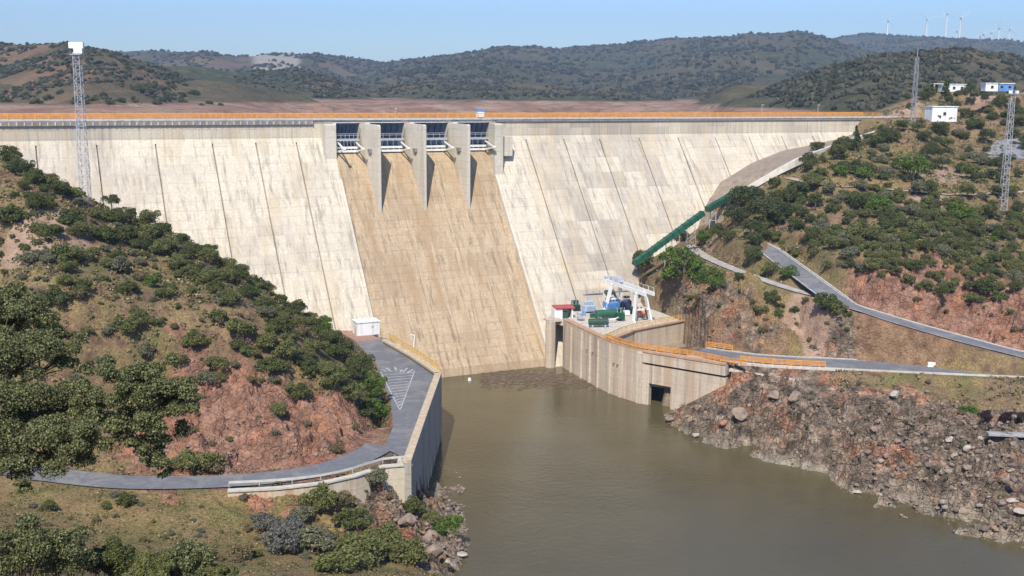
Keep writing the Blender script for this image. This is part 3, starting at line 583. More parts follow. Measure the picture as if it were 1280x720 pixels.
# deck, cornice
m_ = MB(); panel(m_, -175, 141, [(-7.6, ZT), (-7.6, H), (.55, H), (.55, H-.28), (.1, H-.29), (.1, ZT)]); m_.build('crest_deck', M_CONCP, D)
m_ = MB(); panel(m_, -175, -55.3, [(.1, ZT-.5), (.1, H-.3), (.5, H-.3), (.5, ZT-.3)]); panel(m_, -5.2, 128, [(.1, ZT+.05), (.1, H-.3), (.42, H-.3), (.42, ZT+.2)]); m_.build('cornice', M_GREY, D)
m_ = MB()
for u in np.arange(-174, 128, 1.6):
    if u < -55: m_.box(dl(u, .5, ZT+.15), (.3, .35, .75))
m_.build('cornice_corbel', M_CONCP, D)['kind'] = 'stuff'
for (u0, u1) in [(-50.5, -44.4), (-41.8, -32.5), (-29.9, -20.6), (-18.0, -8.9)]:
    m_ = MB(); m_.box(dl((u0+u1)/2, .9, ZT-.25), (u1-u0+.0, .6, .9)); m_.build('bay_lintel', M_WH, D)
# radial gates
for i, (u0, u1) in enumerate([(-50.5, -44.4), (-41.8, -32.5), (-29.9, -20.6), (-18.0, -8.9)]):
    um = (u0+u1)/2; wd = u1-u0-.06; tz, tw = 51.4, 8.6; Rr = 7.7
    m_ = MB(); V = []; k = 9
    for j in range(k):
        t = R_(-9+j*8); V += [dl(u0+.03, tw-Rr*math.cos(t), tz+Rr*math.sin(t)), dl(u1-.03, tw-Rr*math.cos(t), tz+Rr*math.sin(t))]
    m_.add(V, [(2*j, 2*j+1, 2*j+3, 2*j+2) for j in range(k-1)])
    for j in range(1, 6):
        uu = u0+j*(u1-u0)/6
        for jj in range(k-1):
            t0, t1 = R_(-9+jj*8), R_(-1+jj*8); rr = Rr-.2; m_.bar(dl(uu, tw-rr*math.cos(t0), tz+rr*math.sin(t0)), dl(uu, tw-rr*math.cos(t1), tz+rr*math.sin(t1)), .12, .3)
    g = m_.build('radial_gate', M_BLUE, D)
    m_ = MB()
    for zz, wq in ((50.6, 2.2), (51.5, 2.1)):
        m_.bar(dl(u0, wq, zz), dl(u1, wq, zz), .8, .55)
    for uu in np.linspace(u0+.8, u1-.8, 6): m_.bar(dl(uu, 2.1, 50.5), dl(uu, 1.6, 53.2), .18)
    for uu in (u0+.7, u1-.7):
        for zz in (50.4, 53.0): m_.bar(dl(uu, 2.2, zz), dl(uu, tw, tz), .26, .34)
        m_.tube([dl(uu-.3, tw, tz), dl(uu+.3, tw, tz)], .36, 10)
    m_.build('gate_arm', M_WH, g)
    m_ = MB(); m_.box(dl(um, 2.9, 53.5), (wd, 1.1, .55)); m_.box(dl(um, 3.2, 54.6), (wd, .08, .10)); m_.box(dl(um, 3.2, 55.0), (wd, .08, .10))
    for uu in np.linspace(u0+.3, u1-.3, 6): m_.bar(dl(uu, 3.2, 53.7), dl(uu, 3.2, 55.0), .09)
    m_.build('catwalk', M_STEEL, g)
# second bay pair tone: dark slot window on the right pier
m_ = MB(); m_.box(dl(-5.95, 3.5, 50.2), (.1, 1.2, 4.2)); m_.build('dark_slot', M_DARK, D)
m_ = MB(); m_.box(dl(-4.5, 3.2, 51.4), (2.8, 6.0, 5.0)); m_.build('side_buttress', M_PIER, D)
# apron strip between the dam and the right bank, with white kerb wall
fp = [(874,286),(880,268),(889,249),(900,231),(940,206),(980,190),(1010,184),(1050,175),(1097,160)]
kp = [(880,290),(893,275),(908,258),(931,236),(968,214),(1000,198),(1024,189),(1052,179),(1100,163)]
A = []; B = []
for a, b in zip(fp, kp):
    fa = face(*a); z = fa[2]; A.append((fa[0]-NX[0]*1., fa[1]-NX[1]*1., z+.4)); B.append(atZ(b[0], b[1], z-.2))
m_ = MB(); m_.wallstrip(A, B); m_.wallstrip([(*p[:2], p[2]-3) for p in B], B); m_.build('abutment_apron', M_BROWNC, label='brown concrete apron strip climbing between the dam face and the white kerb wall', cat='apron')
B2 = resample(B[3:], 2); m_ = MB(); solid_ribbon(m_, B2, -.35, .4, -1.6, .35); m_.build('kerb_wall', mat('white_kerb', (.62, .58, .5), .85, .15, .8), label='white kerb wall climbing beside the right end of the dam', cat='kerb wall')
# pale bank below the kerb
m_ = MB(); C2 = [atZ(p, q_, z) for p, q_, z in ((940,246,36.2),(975,228,40.2),(1005,212,43.9),(1030,199,46.5),(1056,188,49),(1103,170,53.5))]; B3 = [B[i] for i in (3, 4, 5, 6, 7, 8)]

# ------------------------------------------------------------------ railings
def railing(name, pts, h, m, label, cat='railing', group=None, nrail=3, sp=2.2, th=.09, parent=None, postm=None):
    Q = resample(pts, sp) if len(pts) > 2 else np.array([np.array(pts[0])+(np.array(pts[1])-np.array(pts[0]))*t for t in np.linspace(0, 1, max(2, int(np.linalg.norm(np.array(pts[1])-np.array(pts[0]))/sp)))])
    if len(Q) > 100: Q = Q[np.linspace(0, len(Q)-1, 100).astype(int)]
    o = empty(name, tuple(Q[0]), label=label, cat=cat, group=group); Q = Q-Q[0]
    m_ = MB()
    for k in range(nrail):
        z = h*(k+1)/nrail
        for a, b in zip(Q[:-1], Q[1:]): m_.bar((a[0], a[1], a[2]+z), (b[0], b[1], b[2]+z), th*(1.5 if k == nrail-1 else 1))
    m_.build('rail', m, o); pm = MB().bar((0, 0, -.05), (0, 0, h+.03), th*1.3).build('post', postm or m, o)
    for i, p in enumerate(Q):
        c = pm if i == 0 else pm.copy()
        if i: COL.objects.link(c)
        c.parent = o; c.location = tuple(p)
    return o
railing('crest_railing', [dam(-150, .3, H), dam(129, .3, H)], 1.25, M_OR, 'orange metal railing along the downstream edge of the dam crest', nrail=3, sp=2.8, th=.12)
railing('crest_railing', [dam(-150, -7.4, H), dam(129, -7.4, H)], 1.25, M_OR, 'orange metal railing along the far, reservoir edge of the dam crest', nrail=3, sp=2.8, th=.12)
# ------------------------------------------------------------------ left platform walls
def wallprism(m_, P, zt, zb, th, side=1):
    P = np.array(P, float); T = np.gradient(P[:, :2], axis=0); T /= np.linalg.norm(T, axis=1)[:, None]; Nn = np.c_[T[:, 1], -T[:, 0]]*side
    for i in range(len(P)-1):
        a, b = P[i, :2], P[i+1, :2]; c, d = b+Nn[i+1]*th, a+Nn[i]*th; za = zt if np.isscalar(zt) else zt[i]; zb_ = zb if np.isscalar(zb) else zb[i]
        z1 = zt if np.isscalar(zt) else zt[i+1]; y1 = zb if np.isscalar(zb) else zb[i+1]
        m_.add([(*a, zb_), (*b, y1), (*c, y1), (*d, zb_), (*a, za), (*b, z1), (*c, z1), (*d, za)], [(3, 2, 1, 0), (4, 5, 6, 7), (0, 1, 5, 4), (1, 2, 6, 5), (2, 3, 7, 6), (3, 0, 4, 7)])
    return m_
pe = [atZ(484,424,12.9), atZ(518,443,12.9), atZ(552,465.5,12.9), atZ(533,520,12.9), atZ(514,576,12.9)]
o = empty('retaining_wall', pe[2], label='tall concrete retaining wall rising from the river below the left turning platform', cat='retaining wall')
def rel(o, P): return [(p[0]-o.location[0], p[1]-o.location[1]) for p in P]
L0 = o.location; m_ = MB(); wallprism(m_, rel(o, pe[2:]), 12.55-L0[2], -4-L0[2], 1.0, 1); wallprism(m_, rel(o, pe[:3]), 12.55-L0[2], -4-L0[2], 1.0, 1); m_.build('wall', concrete('shade_wall_concrete', (.36, .33, .28), (.44, .40, .34), (.26, .23, .19), 2.2, .8, .2), o)  # darker concrete than the other walls; this wall's shade is put into the colour
m_ = MB(); wallprism(m_, rel(o, [pe[0], pe[1], pe[2]]), 12.95-L0[2], 12.551-L0[2], 1.25, 1); wallprism(m_, rel(o, pe[2:]), 12.95-L0[2], 12.551-L0[2], 1.25, 1); m_.build('coping', mat('tan_coping', (.48, .38, .26), .85, .2, 1), o)
inner = [atZ(546,470,12.03), atZ(528,520,12.03), atZ(507,572,12.03), atZ(497,577,12.03)]
ribbon(resample(inner, 2), -.12, .12, .02, M_LINE, 'road_marking')
railing('platform_railing', [atZ(486,423,12.95), atZ(518,442,12.95), atZ(549,463.5,12.95)], 1.1, M_YE, 'low yellow railing on the platform edge facing the tan chute', nrail=3, sp=1.6, th=.1)
# wall below the road bend
pw = [atZ(514,577,12.3), atZ(478,580,12.3), atZ(440,592,12.3), atZ(400,601,12.3), atZ(345,607,12.3), atZ(285,610,12.3)]
o = empty('road_wall', pw[0], label='cream concrete wall holding up the road bend above dry grass', cat='retaining wall'); L0 = o.location
m_ = MB(); wallprism(m_, rel(o, pw), [12.0-L0[2]]*6, [5-L0[2], 5.5-L0[2], 7.4-L0[2], 8.6-L0[2], 9.6-L0[2], 10.4-L0[2]], .8, -1); m_.build('wall', concrete('cream_concrete', (.56, .48, .36), (.66, .60, .49), (.45, .33, .21), 2.4, .9, .4, tan=(.42, .22, .13)), o)
m_ = MB(); wallprism(m_, rel(o, pw), 12.22-L0[2], 12.001-L0[2], 1.0, -1); m_.build('coping', M_KERB, o)
Q = resample(pw, 2.0); o = empty('guard_rail', tuple(Q[0]), label='white guard rail along the road bend above the cream wall', cat='guard rail'); m_ = MB()
for a, b in zip(Q[:-1]-Q[0], Q[1:]-Q[0]): m_.bar((a[0], a[1]+.5, a[2]+.62), (b[0], b[1]+.5, b[2]+.62), .06, .34)
m_.build('beam', mat('dull_guard', (.50, .49, .46), .6, .15, 1), o); pm = MB().bar((0, 0, -.1), (0, 0, .62), .12).build('post', M_STEEL, o)
for i, p in enumerate((Q-Q[0])[::2]):
    c = pm if i == 0 else pm.copy()
    if i: COL.objects.link(c)
    c.parent = o; c.location = (p[0], p[1]+.55, p[2])
# red stained pillar under the wall corner
pq = atZ(507,600,8.5); o = empty('wall_pillar', (pq[0], pq[1]+.2, 2), label='concrete pillar with red stains under the near corner of the platform wall', cat='pillar')
m_ = MB(); m_.box((0, 0, 4.3), (1.6, 1.6, 9.4)); m_.build('shaft', M_REDW, o); m_ = MB(); m_.box((0, 0, 9.4), (2.3, 2.1, .7)); m_.build('cap', M_CONCP, o)
# white hut
hp = atZ(461,419,12.0); o = empty('hut', hp, AZ, label='small white flat-roofed hut between the left platform and the dam face', cat='hut')
m_ = MB(); m_.box((0, 1.9, 1.45), (5.2, 3.8, 2.9)); m_.build('wall', M_WH, o, bev=.03); m_ = MB(); m_.box((0, 1.9, 3.0), (5.5, 4.1, .2)); m_.build('roof', M_WH, o)
m_ = MB(); m_.box((-2.62, 1.4, 1.0), (.06, .9, 2.0)); m_.build('door', M_STEEL, o); m_ = MB(); m_.box((.9, -.02, 1.9), (.5, .06, .35)); m_.build('vent', M_STEEL, o)
m_ = MB(); m_.prism([atZ(*p)[:2] for p in ((420,413,12),(447,414,12),(478,424,12),(447,427,12))], 11.7, 12.05); m_.build('brick_apron', mat('brick_paving', (.33, .19, .13), .9, .2, 1), kind='structure')
m_ = MB(); a_ = atZ(517,434,12.95); m_.bar((a_[0], a_[1], 12.9), (a_[0]+.2, a_[1], 15.6), .2); m_.bar((a_[0]+.2, a_[1], 15.5), (a_[0]-.6, a_[1], 15.7), .14)
m_.build('lamp_post', M_WH, label='short pale lamp post at the platform edge before the chute', cat='lamp post')

# ------------------------------------------------------------------ powerhouse
o = empty('powerhouse', (28.4, 227.3, 0), label='concrete powerhouse with a long stained wall in the river and a dark outlet', cat='powerhouse'); L0 = o.location
def r2(P): return [(p[0]-L0[0], p[1]-L0[1]) for p in P]
# curved river wall built in buttressed bays
F1 = resample([(p[0], p[1], 0) for p in FW], 1.2)[:, :2]
m_ = MB(); wallprism(m_, r2(F1), DECKZ, -4, 1.2, -1); m_.build('river_wall', M_WALLC, o)
m_ = MB(); wallprism(m_, r2(F1), DECKZ+.45, DECKZ+.001, 1.5, -1); m_.build('coping', mat('rust_coping', (.42, .27, .17), .85, .25, 1), o)
seg = np.cumsum(np.r_[0, np.linalg.norm(np.diff(F1, axis=0), axis=1)])
for fr in (.12, .27, .40, .53, .66, .80, .965):
    i = int(np.searchsorted(seg, fr*seg[-1])); p = F1[min(i, len(F1)-1)]; t = F1[min(i+1, len(F1)-1)]-F1[max(i-1, 0)]; an = math.atan2(t[1], t[0]); nn = np.array([t[1], -t[0]])/np.linalg.norm(t)
    if nn[0]*p[0]+nn[1]*p[1] > 0: nn = -nn
    wq = 1.0 if fr < .9 else 1.5; m_ = MB(); m_.box((p[0]-L0[0]+nn[0]*.05, p[1]-L0[1]+nn[1]*.05, 3.55), (wq*.35 if fr < .9 else 1.4, .7, 15.0), an); m_.build('pilaster', M_WALLC, o)
for fr in (.35, .45, .545, .705, .775):
    i = int(np.searchsorted(seg, fr*seg[-1])); p = F1[i]; t = F1[i+1]-F1[i-1]; nn = np.array([t[1], -t[0]])/np.linalg.norm(t)
    if nn@p > 0: nn = -nn
    c0 = (p[0]-L0[0], p[1]-L0[1], 8.2-fr); m_ = MB(); m_.tube([c0, (c0[0]+nn[0]*.45, c0[1]+nn[1]*.45, c0[2]-.25)], .17, 8); m_.build('drain_pipe', M_BROWNC, o)
# second wall with ledge slot and outlet opening
a = np.array(FW2[0]); b = np.array(FW2[2]); 
def along(px, py):  # position on second wall plane
    d = ray(px, py); t = b-a; nn = np.array([t[1], -t[0]]); k = ((np.array([a[0], a[1]]))@nn)/(d[:2]@nn); P = d*k; return ((P[:2]-a)@t)/np.linalg.norm(t), P[2]+ZC
LW = float(np.linalg.norm(b-a)); tdir = (b-a)/LW; an = math.atan2(tdir[1], tdir[0]); ndir = np.array([tdir[1], -tdir[0]])
if ndir[1] > 0: ndir = -ndir
s0, zt0 = along(811, 479); s1, zb0 = along(838, 497)
def wb(m_, sa, sb, za, zb, out=0., th=1.2):
    c = a+tdir*(sa+sb)/2-ndir*(th/2)+ndir*out; return m_.box((c[0]-L0[0], c[1]-L0[1], (za+zb)/2), (sb-sa, th, zb-za), an)
m_ = MB(); wb(m_, 0, s0, -4, 8.8, 0); wb(m_, s1, LW, -4, 8.8, 0); wb(m_, s0, s1, zt0, 8.8, -.001); wb(m_, s0, s1, -4, -.8, -.002); m_.build('outlet_wall', M_WALLC, o)
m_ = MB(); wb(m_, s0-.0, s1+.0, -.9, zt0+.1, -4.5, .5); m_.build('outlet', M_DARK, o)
m_ = MB(); wb(m_, 0, LW, 8.8, 9.3, -.7, .9); m_.build('slot', M_DARK, o)  # recessed strip under the parapet; the overhang's shadow is put into its near-black colour
m_ = MB(); wb(m_, -.3, LW, 9.3, DECKZ, .35, 1.6); m_.build('parapet_wall', M_WALLC, o)
m_ = MB(); wb(m_, -.3, LW, DECKZ+.001, DECKZ+.4, .5, 1.8); m_.build('parapet_coping', MAT['rust_coping'], o)
# deck and yard
m_ = MB(); m_.prism(r2(DECK), DECKZ-1.2, DECKZ-.05); m_.build('deck', M_CONCP, o)
m_ = MB(); m_.prism(r2([(27.6,228.6) if i_ == 2 else q_ for i_, q_ in enumerate(YARD)]), 4, 6.6); m_.build('yard_floor', M_BROWNC, o)
bw = [DECK[1], DECK[2], DECK[3]]; m_ = MB(); wallprism(m_, r2(bw), DECKZ+.05, 5, .8, 1); m_.build('yard_wall', M_WALLC, o)
m_ = MB(); wallprism(m_, r2(bw), DECKZ+.35, DECKZ+.051, 1.1, 1); m_.build('coping', MAT['rust_coping'], o)
for f_ in np.linspace(.15, .95, 9):
    p = np.array(bw[1])*(1-f_)+np.array(bw[2])*f_; m_ = MB(); m_.box((p[0]-L0[0]-.1, p[1]-L0[1]-.35, 8.3), (.45, .5, 6.2), .3); m_.build('pilaster', M_WALLC, o)
railing('yard_railing', [(*bw[0], DECKZ+.35), (*bw[1], DECKZ+.35), (*bw[2], DECKZ+.35)], 1.1, M_YE, 'yellow railing on top of the wall in front of the gantry crane', sp=1.8, th=.1)
fr_ = [(FW[1][0], FW[1][1]), FW[2], FW[3], FW2[1], FW2[2]]
railing('parapet_railing', [(p[0]-.1, p[1]+.4, DECKZ+.42) for p in fr_]+[atZ(932,457.5,12.3)], 1.1, M_OR, 'orange railing curving along the powerhouse parapet towards the road', sp=1.5, th=.12, nrail=4)
def off(P, o_, dz): P = np.array(P); T = np.gradient(P[:, :2], axis=0); T /= np.linalg.norm(T, axis=1)[:, None]+1e-9; return [(P[i, 0]+T[i, 1]*o_, P[i, 1]-T[i, 0]*o_, P[i, 2]+dz) for i in range(len(P))]
sel = [p for p in PL if 47.5 < p[0] < 70.5]
railing('road_railing', off(sel[::5], 4.25, .13), 1.15, M_OR, 'long orange railing on the river side of the lower right road', sp=1.5, th=.13, nrail=4)
sel2 = [p for p in PL if 38 < p[0] < 49]
railing('road_railing', off(sel2[::4], -4.3, .13), 1.1, M_OR, 'short orange railing on the rock side where the road meets the powerhouse', sp=1.5, th=.12, nrail=3)
# retaining kerb of the road on the bridge section
m_ = MB(); solid_ribbon(m_, off(sel[::3], 4.4, 0), 0, .9, -2.4, .1); m_.build('road_edge_wall', M_CONCP, label='pale concrete edge beam under the orange railing of the lower right road', cat='edge wall')
# pipe bridge
p0, p1, p2 = atZ(912,462,10.6), atZ(985,473,10.2), atZ(1062,487,9.4); o = empty('pipe_bridge', p0, label='narrow pale concrete channel on blocks crossing the rocks below the road', cat='channel'); m_ = MB()
for x, y in ((p0, p1), (p1, p2)): m_.bar(tuple(np.array(x)-p0), tuple(np.array(y)-p0), .9, .5)
m_.build('channel', M_CONCP, o)
for px, py, sz in ((986,480,3.2), (1022,485,2.8)):
    g = atZ(px, py, 9.0); m_ = MB(); m_.box((g[0]-p0[0], g[1]-p0[1]+.4, g[2]-p0[2]-.6), (sz, 1.6, 2.6), .15); m_.build('support_block', M_CONCP, o)
# red roofed control hut at the wall head
hb = atD(698,396,262); hp = (11.6, 262.6, DECKZ)
o = empty('control_hut', hp, AZ*.5, label='small control hut with a flat red roof at the dam end of the powerhouse', cat='hut')
m_ = MB(); m_.box((-.6, 0, 1.2), (2.0, 3.2, 2.4)); m_.box((1.7, 1.3, 1.2), (2.6, .3, 2.4)); m_.box((2.9, 0, 1.2), (.35, 3.0, 2.4)); m_.build('wall', M_WH, o)
m_ = MB(); m_.box((1.0, 0, 2.65), (4.9, 4.0, .3)); m_.build('roof', M_RED, o, bev=.05); m_ = MB(); m_.box((1.2, -.9, .8), (1.4, .9, 1.6)); m_.build('cabinet', M_GRN2, o)
m_ = MB(); m_.tube([(9.4, 258.7, -4), (9.4, 258.7, 11.4)], 1.25, 14, cap=True); m_.box((9.9, 259.6, 11.6), (3.6, 3.2, .5), .3); m_.build('round_pier', M_WALLC, label='rounded concrete pier below the red-roofed hut at the chute edge', cat='pier', smooth=False)
# gantry crane
g1 = np.array(atZ(766.5, 388, DECKZ)); g2c = np.array(atZ(802.5, 402.5, DECKZ)); gc0 = (g1+g2c)/2; gv = g2c-g1; GL = float(np.linalg.norm(gv)); GS = GL/8.6
Gm = empty('gantry_crane', tuple(gc0), math.atan2(gv[1], gv[0]), label='white gantry crane with four splayed legs over the powerhouse deck', cat='gantry crane'); Gm.scale = (GS, .66, .95)
for sx in (-1, 1):
    for sy in (-1, 1):
        m_ = MB(); m_.bar((sx*4.3, sy*3.6, 0), (sx*3.7, sy*1.7, 7.4), .55, .7); m_.box((sx*4.3, sy*3.6, .3), (1.2, .5, .6)); m_.build('leg', M_WH, Gm)
m_ = MB()
for sy in (-1, 1): m_.box((0, sy*1.7, 7.75), (12.5, .55, .95))
for sx in (-1, 1): m_.box((sx*3.7, 0, 7.3), (.5, 4.4, .5)); m_.box((sx*4.2, 0, 3.2), (.3, 6.2, .35))
m_.build('bridge_beam', M_WH, Gm)
m_ = MB(); m_.box((-3.4, 0, 8.7), (2.3, 2.6, 1.1)); m_.box((-5.8, 0, 8.5), (.8, 3.8, .5)); m_.build('trolley', mat('trolley_grey', (.42, .45, .55), .5, .2, 1), Gm)
m_ = MB()
for sy in (-1.95, 1.95):
    m_.bar((-6, sy, 9.2), (6, sy, 9.2), .08)
    for x in np.linspace(-6, 6, 9): m_.bar((x, sy, 8.2), (x, sy, 9.2), .08)
m_.build('handrail', M_WH, Gm)
# deck equipment
def cyl(m_, c, r, L, rz, k=14):
    d = (math.cos(rz)*L/2, math.sin(rz)*L/2); return m_.tube([(c[0]-d[0], c[1]-d[1], c[2]), (c[0]+d[0], c[1]+d[1], c[2])], r, k)
def equip(px, py, build, name, label, cat, rz=0): 
    g = atZ(px, py, DECKZ); o = empty(name, g, rz, label=label, cat=cat); build(o); return o
def tank(L, r, m1, fr=M_STEEL):
    def f(o):
        m_ = MB(); cyl(m_, (0, 0, r+.5), r, L, 0); m_.build('vessel', m1, o, smooth=False); m_ = MB()
        for x in (-L*.33, L*.33): MB().box((x, 0, .35), (.35, r*1.7, .7)).build('saddle', fr, o); m_.tube([(0, 0, 2*r+.3), (0, 0, 2*r+1.1)], .18, 8); m_.build('nozzle', fr, o)
    return f
def transf(m1, sx=3.4, sy=2.0, sz=2.0):
    def f(o):
        m_ = MB(); m_.box((0, 0, sz/2+.3), (sx, sy, sz)); m_.build('tank', m1, o, bev=.06); m_ = MB()
        for x in np.linspace(-sx*.4, sx*.4, 9): m_.box((x, -sy/2-.3, sz/2+.3), (.1, .55, sz*.8))
        m_.box((0, -sy/2-.02, sz/2+.3), (sx*.85, .1, sz*.5)); m_.build('radiator', m1, o); m_ = MB(); cyl(m_, (0, .3, sz+1.0), .35, sx*.8, 0, 10); m_.build('conservator', m1, o)
        for x in (-.8, 0, .8): m_ = MB(); m_.tube([(x, -.4, sz+.3), (x*1.15, -.55, sz+1.5)], .13, 7, r2=.07); m_.build('bushing', M_STEEL, o)
    return f
equip(760, 399, tank(6.2, .95, M_GRN), 'storage_tank', 'long bright green cylindrical tank lying at the deck edge', 'tank', R_(14))
equip(748, 409, tank(4.6, .8, M_GRN2), 'storage_tank', 'dark green cylindrical tank nearest the river wall corner', 'tank', R_(8))
equip(719, 388, transf(M_GRN2, 2.2, 1.5, 1.3), 'equipment_cabinet', 'small green equipment box beside the red-roofed hut', 'cabinet', .3)
equip(736, 390, transf(mat('pale_blue_paint', (.35, .46, .6), .5), 3.0, 2.0, 1.5), 'transformer', 'pale blue transformer at the foot of the dam left of the gantry', 'transformer', .4)
equip(764, 388, transf(M_BLUEP, 3.8, 2.2, 2.0), 'transformer', 'blue transformer under the left legs of the gantry', 'transformer', .3)
equip(775, 400, transf(M_GRN, 1.8, 1.8, 1.7), 'transformer', 'green transformer between the gantry legs', 'transformer', .2)
equip(801, 397, tank(3.4, .8, mat('orange_tank', (.55, .22, .12), .6)), 'storage_tank', 'rust orange cylindrical tank inside the gantry legs', 'tank', .2)
equip(782, 388, transf(mat('dark_blue_paint', (.05, .07, .16), .5), 2.4, 2.2, 2.4), 'transformer', 'dark blue transformer behind the green one in the gantry', 'transformer', .2)
equip(725, 400, transf(mat('grey_paint', (.42, .44, .47), .6), 1.4, 1.0, .6), 'equipment_cabinet', 'low grey equipment box on the pale open deck', 'cabinet', .5)

for px, py, L_, lb_ in ((741, 384, 5, 'steel busbar frame at the dam foot behind the pale blue transformer'), (772, 381, 6, 'steel busbar frame behind the blue transformer under the gantry')):
    g = atZ(px, py, DECKZ); o = empty('busbar_frame', g, .4, label=lb_, cat='busbar frame')
    for sx in (-1, 1): MB().bar((sx*L_/2, 0, 0), (sx*L_/2, 0, 3.6), .22).build('post', M_STEEL, o)
    m_ = MB(); m_.bar((-L_/2-.3, 0, 3.6), (L_/2+.3, 0, 3.6), .25); m_.bar((-L_/2, 0, 2.8), (L_/2, 0, 2.8), .12); m_.build('beam', M_STEEL, o)
    for x in np.linspace(-L_/2+.7, L_/2-.7, 3): MB().tube([(x, 0, 3.6), (x, 0, 4.3)], .12, 7, r2=.07).build('insulator', M_REDW, o)
g = atZ(757, 404, DECKZ); o = empty('pipework', g, .25, label='white pipes running between the two green tanks', cat='pipes')
m_ = MB(); m_.tube([(-3.5, 0, .9), (2.5, .2, .9), (3.6, 1.6, .9), (5.8, 2.0, .9)], .16, 8); m_.build('pipe', M_WH, o)
for x in (-3, 0, 2.4): MB().bar((x, .05, 0), (x, .05, .8), .15).build('stand', M_STEEL, o)
for px, py, sz, m0, lb_ in ((792, 391, 1.2, M_GRN2, 'stack of dark green crates behind the right gantry legs'), (808, 394, 1.0, M_OR, 'orange crate by the right rear gantry leg'), (741, 397, .8, M_GRN, 'small green crate left of the bright green tank'), (729, 394, .7, M_BLUEP, 'small blue crate before the pale blue transformer'), (783, 394, .9, M_WH, 'white crate in the middle of the gantry opening')):
    g = atZ(px, py, DECKZ); o = empty('crate', g, .3, label=lb_, cat='crate'); MB().box((0, 0, .1+sz*.6), (sz*1.6, sz*1.2, sz*1.2)).build('body', m0, o, bev=.04); MB().box((0, 0, .05), (sz*1.7, sz*1.3, .1)).build('base', M_BROWNC, o)
lad = MB()
for sx in (-.25, .25): lad.bar((4.75, sx-3.3, .2), (4.15, sx*.9-1.9, 7.3), .07)
for t_ in np.linspace(.05, .95, 14): lad.bar((4.75-.6*t_, -3.55+1.6*t_*.9, .2+7.1*t_), (4.75-.6*t_, -3.05+1.25*t_, .2+7.1*t_), .05)
lad.build('ladder', M_STEEL, Gm)
# ------------------------------------------------------------------ green conveyor galleries on the right abutment
def gallery(a, b, sec, label, legs=()):
    o = empty('pipe_gallery', a, label=label, cat='pipe gallery'); v = np.array(b)-np.array(a)
    m_ = MB(); m_.bar((0, 0, 0), tuple(v), sec, sec*.85); m_.build('casing', M_GRN, o)
    m_ = MB()
    for f_ in np.linspace(.02, .98, 12):
        c = v*f_; d = v/np.linalg.norm(v)*.12; m_.bar(tuple(c-d), tuple(c+d), sec+.18, sec*.85+.18)
    m_.build('rib', M_GRN2, o)
    for f_ in legs:
        c = v*f_; z = ground1(a[0]+c[0], a[1]+c[1])-a[2]; m_ = MB()
        for sx in (-.7, .7): m_.bar((c[0]+sx, c[1], c[2]), (c[0]+sx*1.3, c[1], z-.3), .2)
        m_.bar((c[0]-.8, c[1], (c[2]+z)/2), (c[0]+.8, c[1], (c[2]+z)/2), .15); m_.build('support', M_STEEL, o)
    return o
ga, gb = atD(793,329,272), atD(879,266,280)
gallery(ga, gb, 1.5, 'long green sloping pipe gallery climbing the lower right abutment', (.5,))
gc, gd = atD(884,262,290), atD(922,240,297)
gallery(gc, gd, 1.6, 'shorter green sloping pipe gallery at the foot of the brown apron', (.2,))
def lattice(name, base, h, w0, w1, n, m, label, cat='lattice mast', th=.085, group=None):
    o = empty(name, base, label=label, cat=cat); m_ = MB(); cs = [(-1, -1), (1, -1), (1, 1), (-1, 1)]; f = lambda t: (w0+(w1-w0)*t)/2
    for i in range(4): m_.bar((cs[i][0]*f(0), cs[i][1]*f(0), 0), (cs[i][0]*f(1), cs[i][1]*f(1), h), th)
    m_.build('mast_leg', m, o); m_ = MB()
    for k in range(n):
        t0, t1 = k/n, (k+1)/n
        for i in range(4):
            j = (i+1) % 4; a0 = (cs[i][0]*f(t0), cs[i][1]*f(t0), h*t0); b0 = (cs[j][0]*f(t0), cs[j][1]*f(t0), h*t0); b1 = (cs[j][0]*f(t1), cs[j][1]*f(t1), h*t1); a1 = (cs[i][0]*f(t1), cs[i][1]*f(t1), h*t1)
            m_.bar(a0, b0, th*.6); m_.bar(*((a0, b1) if k % 2 else (b0, a1)), th*.6)
    m_.build('bracing', m, o); return o
g = hit(863, 306) or atD(863, 306, 275); tb = (g[0], g[1], g[2]); lattice('support_tower', tb, max(5, atD(863,266,g[1])[2]-g[2]), 2.2, 2.0, 5, M_STEEL, 'short steel lattice tower carrying the long green gallery', 'support tower')
g = atD(905, 262, 298); o = empty('valve_house', (g[0], g[1], g[2]-.5), .4, label='small rusty red valve house beside the upper green gallery', cat='valve house')
m_ = MB(); m_.box((0, 0, 1.1), (4.2, 3, 2.2)); m_.build('wall', M_REDW, o); m_ = MB(); m_.box((0, 0, 2.3), (4.6, 3.4, .22)); m_.build('roof', M_CONCP, o); m_ = MB(); m_.box((.4, -1.52, 1.0), (1.0, .06, 1.8)); m_.build('door', M_DARK, o)
# lattice masts
MT = mat('mast_paint', (.42, .42, .45), .5, .15, 2)
g = hit(107, 247, 150) or atZ(107, 247, 44.5)
D1 = g[1]; top = atD(103.5, 63, D1)
o = lattice('lattice_mast', (g[0], D1, g[2]-.3), top[2]-g[2], 1.5, 1.1, 26, MT, 'tall slim lattice mast with a white floodlight head on the left hill')
m_ = MB(); hh = top[2]-g[2]
m_.box((0, 0, hh+1.2), (2.6, .7, 1.1)); m_.box((.3, 0, hh+.2), (1.5, .7, .9)); m_.build('floodlight', M_WH, o)
m_ = MB(); m_.box((0, 0, hh-.4), (2.0, 1.6, .12)); m_.build('platform', M_STEEL, o)
g2_ = hit(1253, 262); D2_ = g2_[1]; top = atD(1262, 116, D2_)
o = lattice('lattice_mast', (g2_[0], D2_, g2_[2]-.3), top[2]-g2_[2], 1.6, 1.0, 22, MT, 'lattice mast with floodlights standing among shrubs at the right edge'); hh = top[2]-g2_[2]
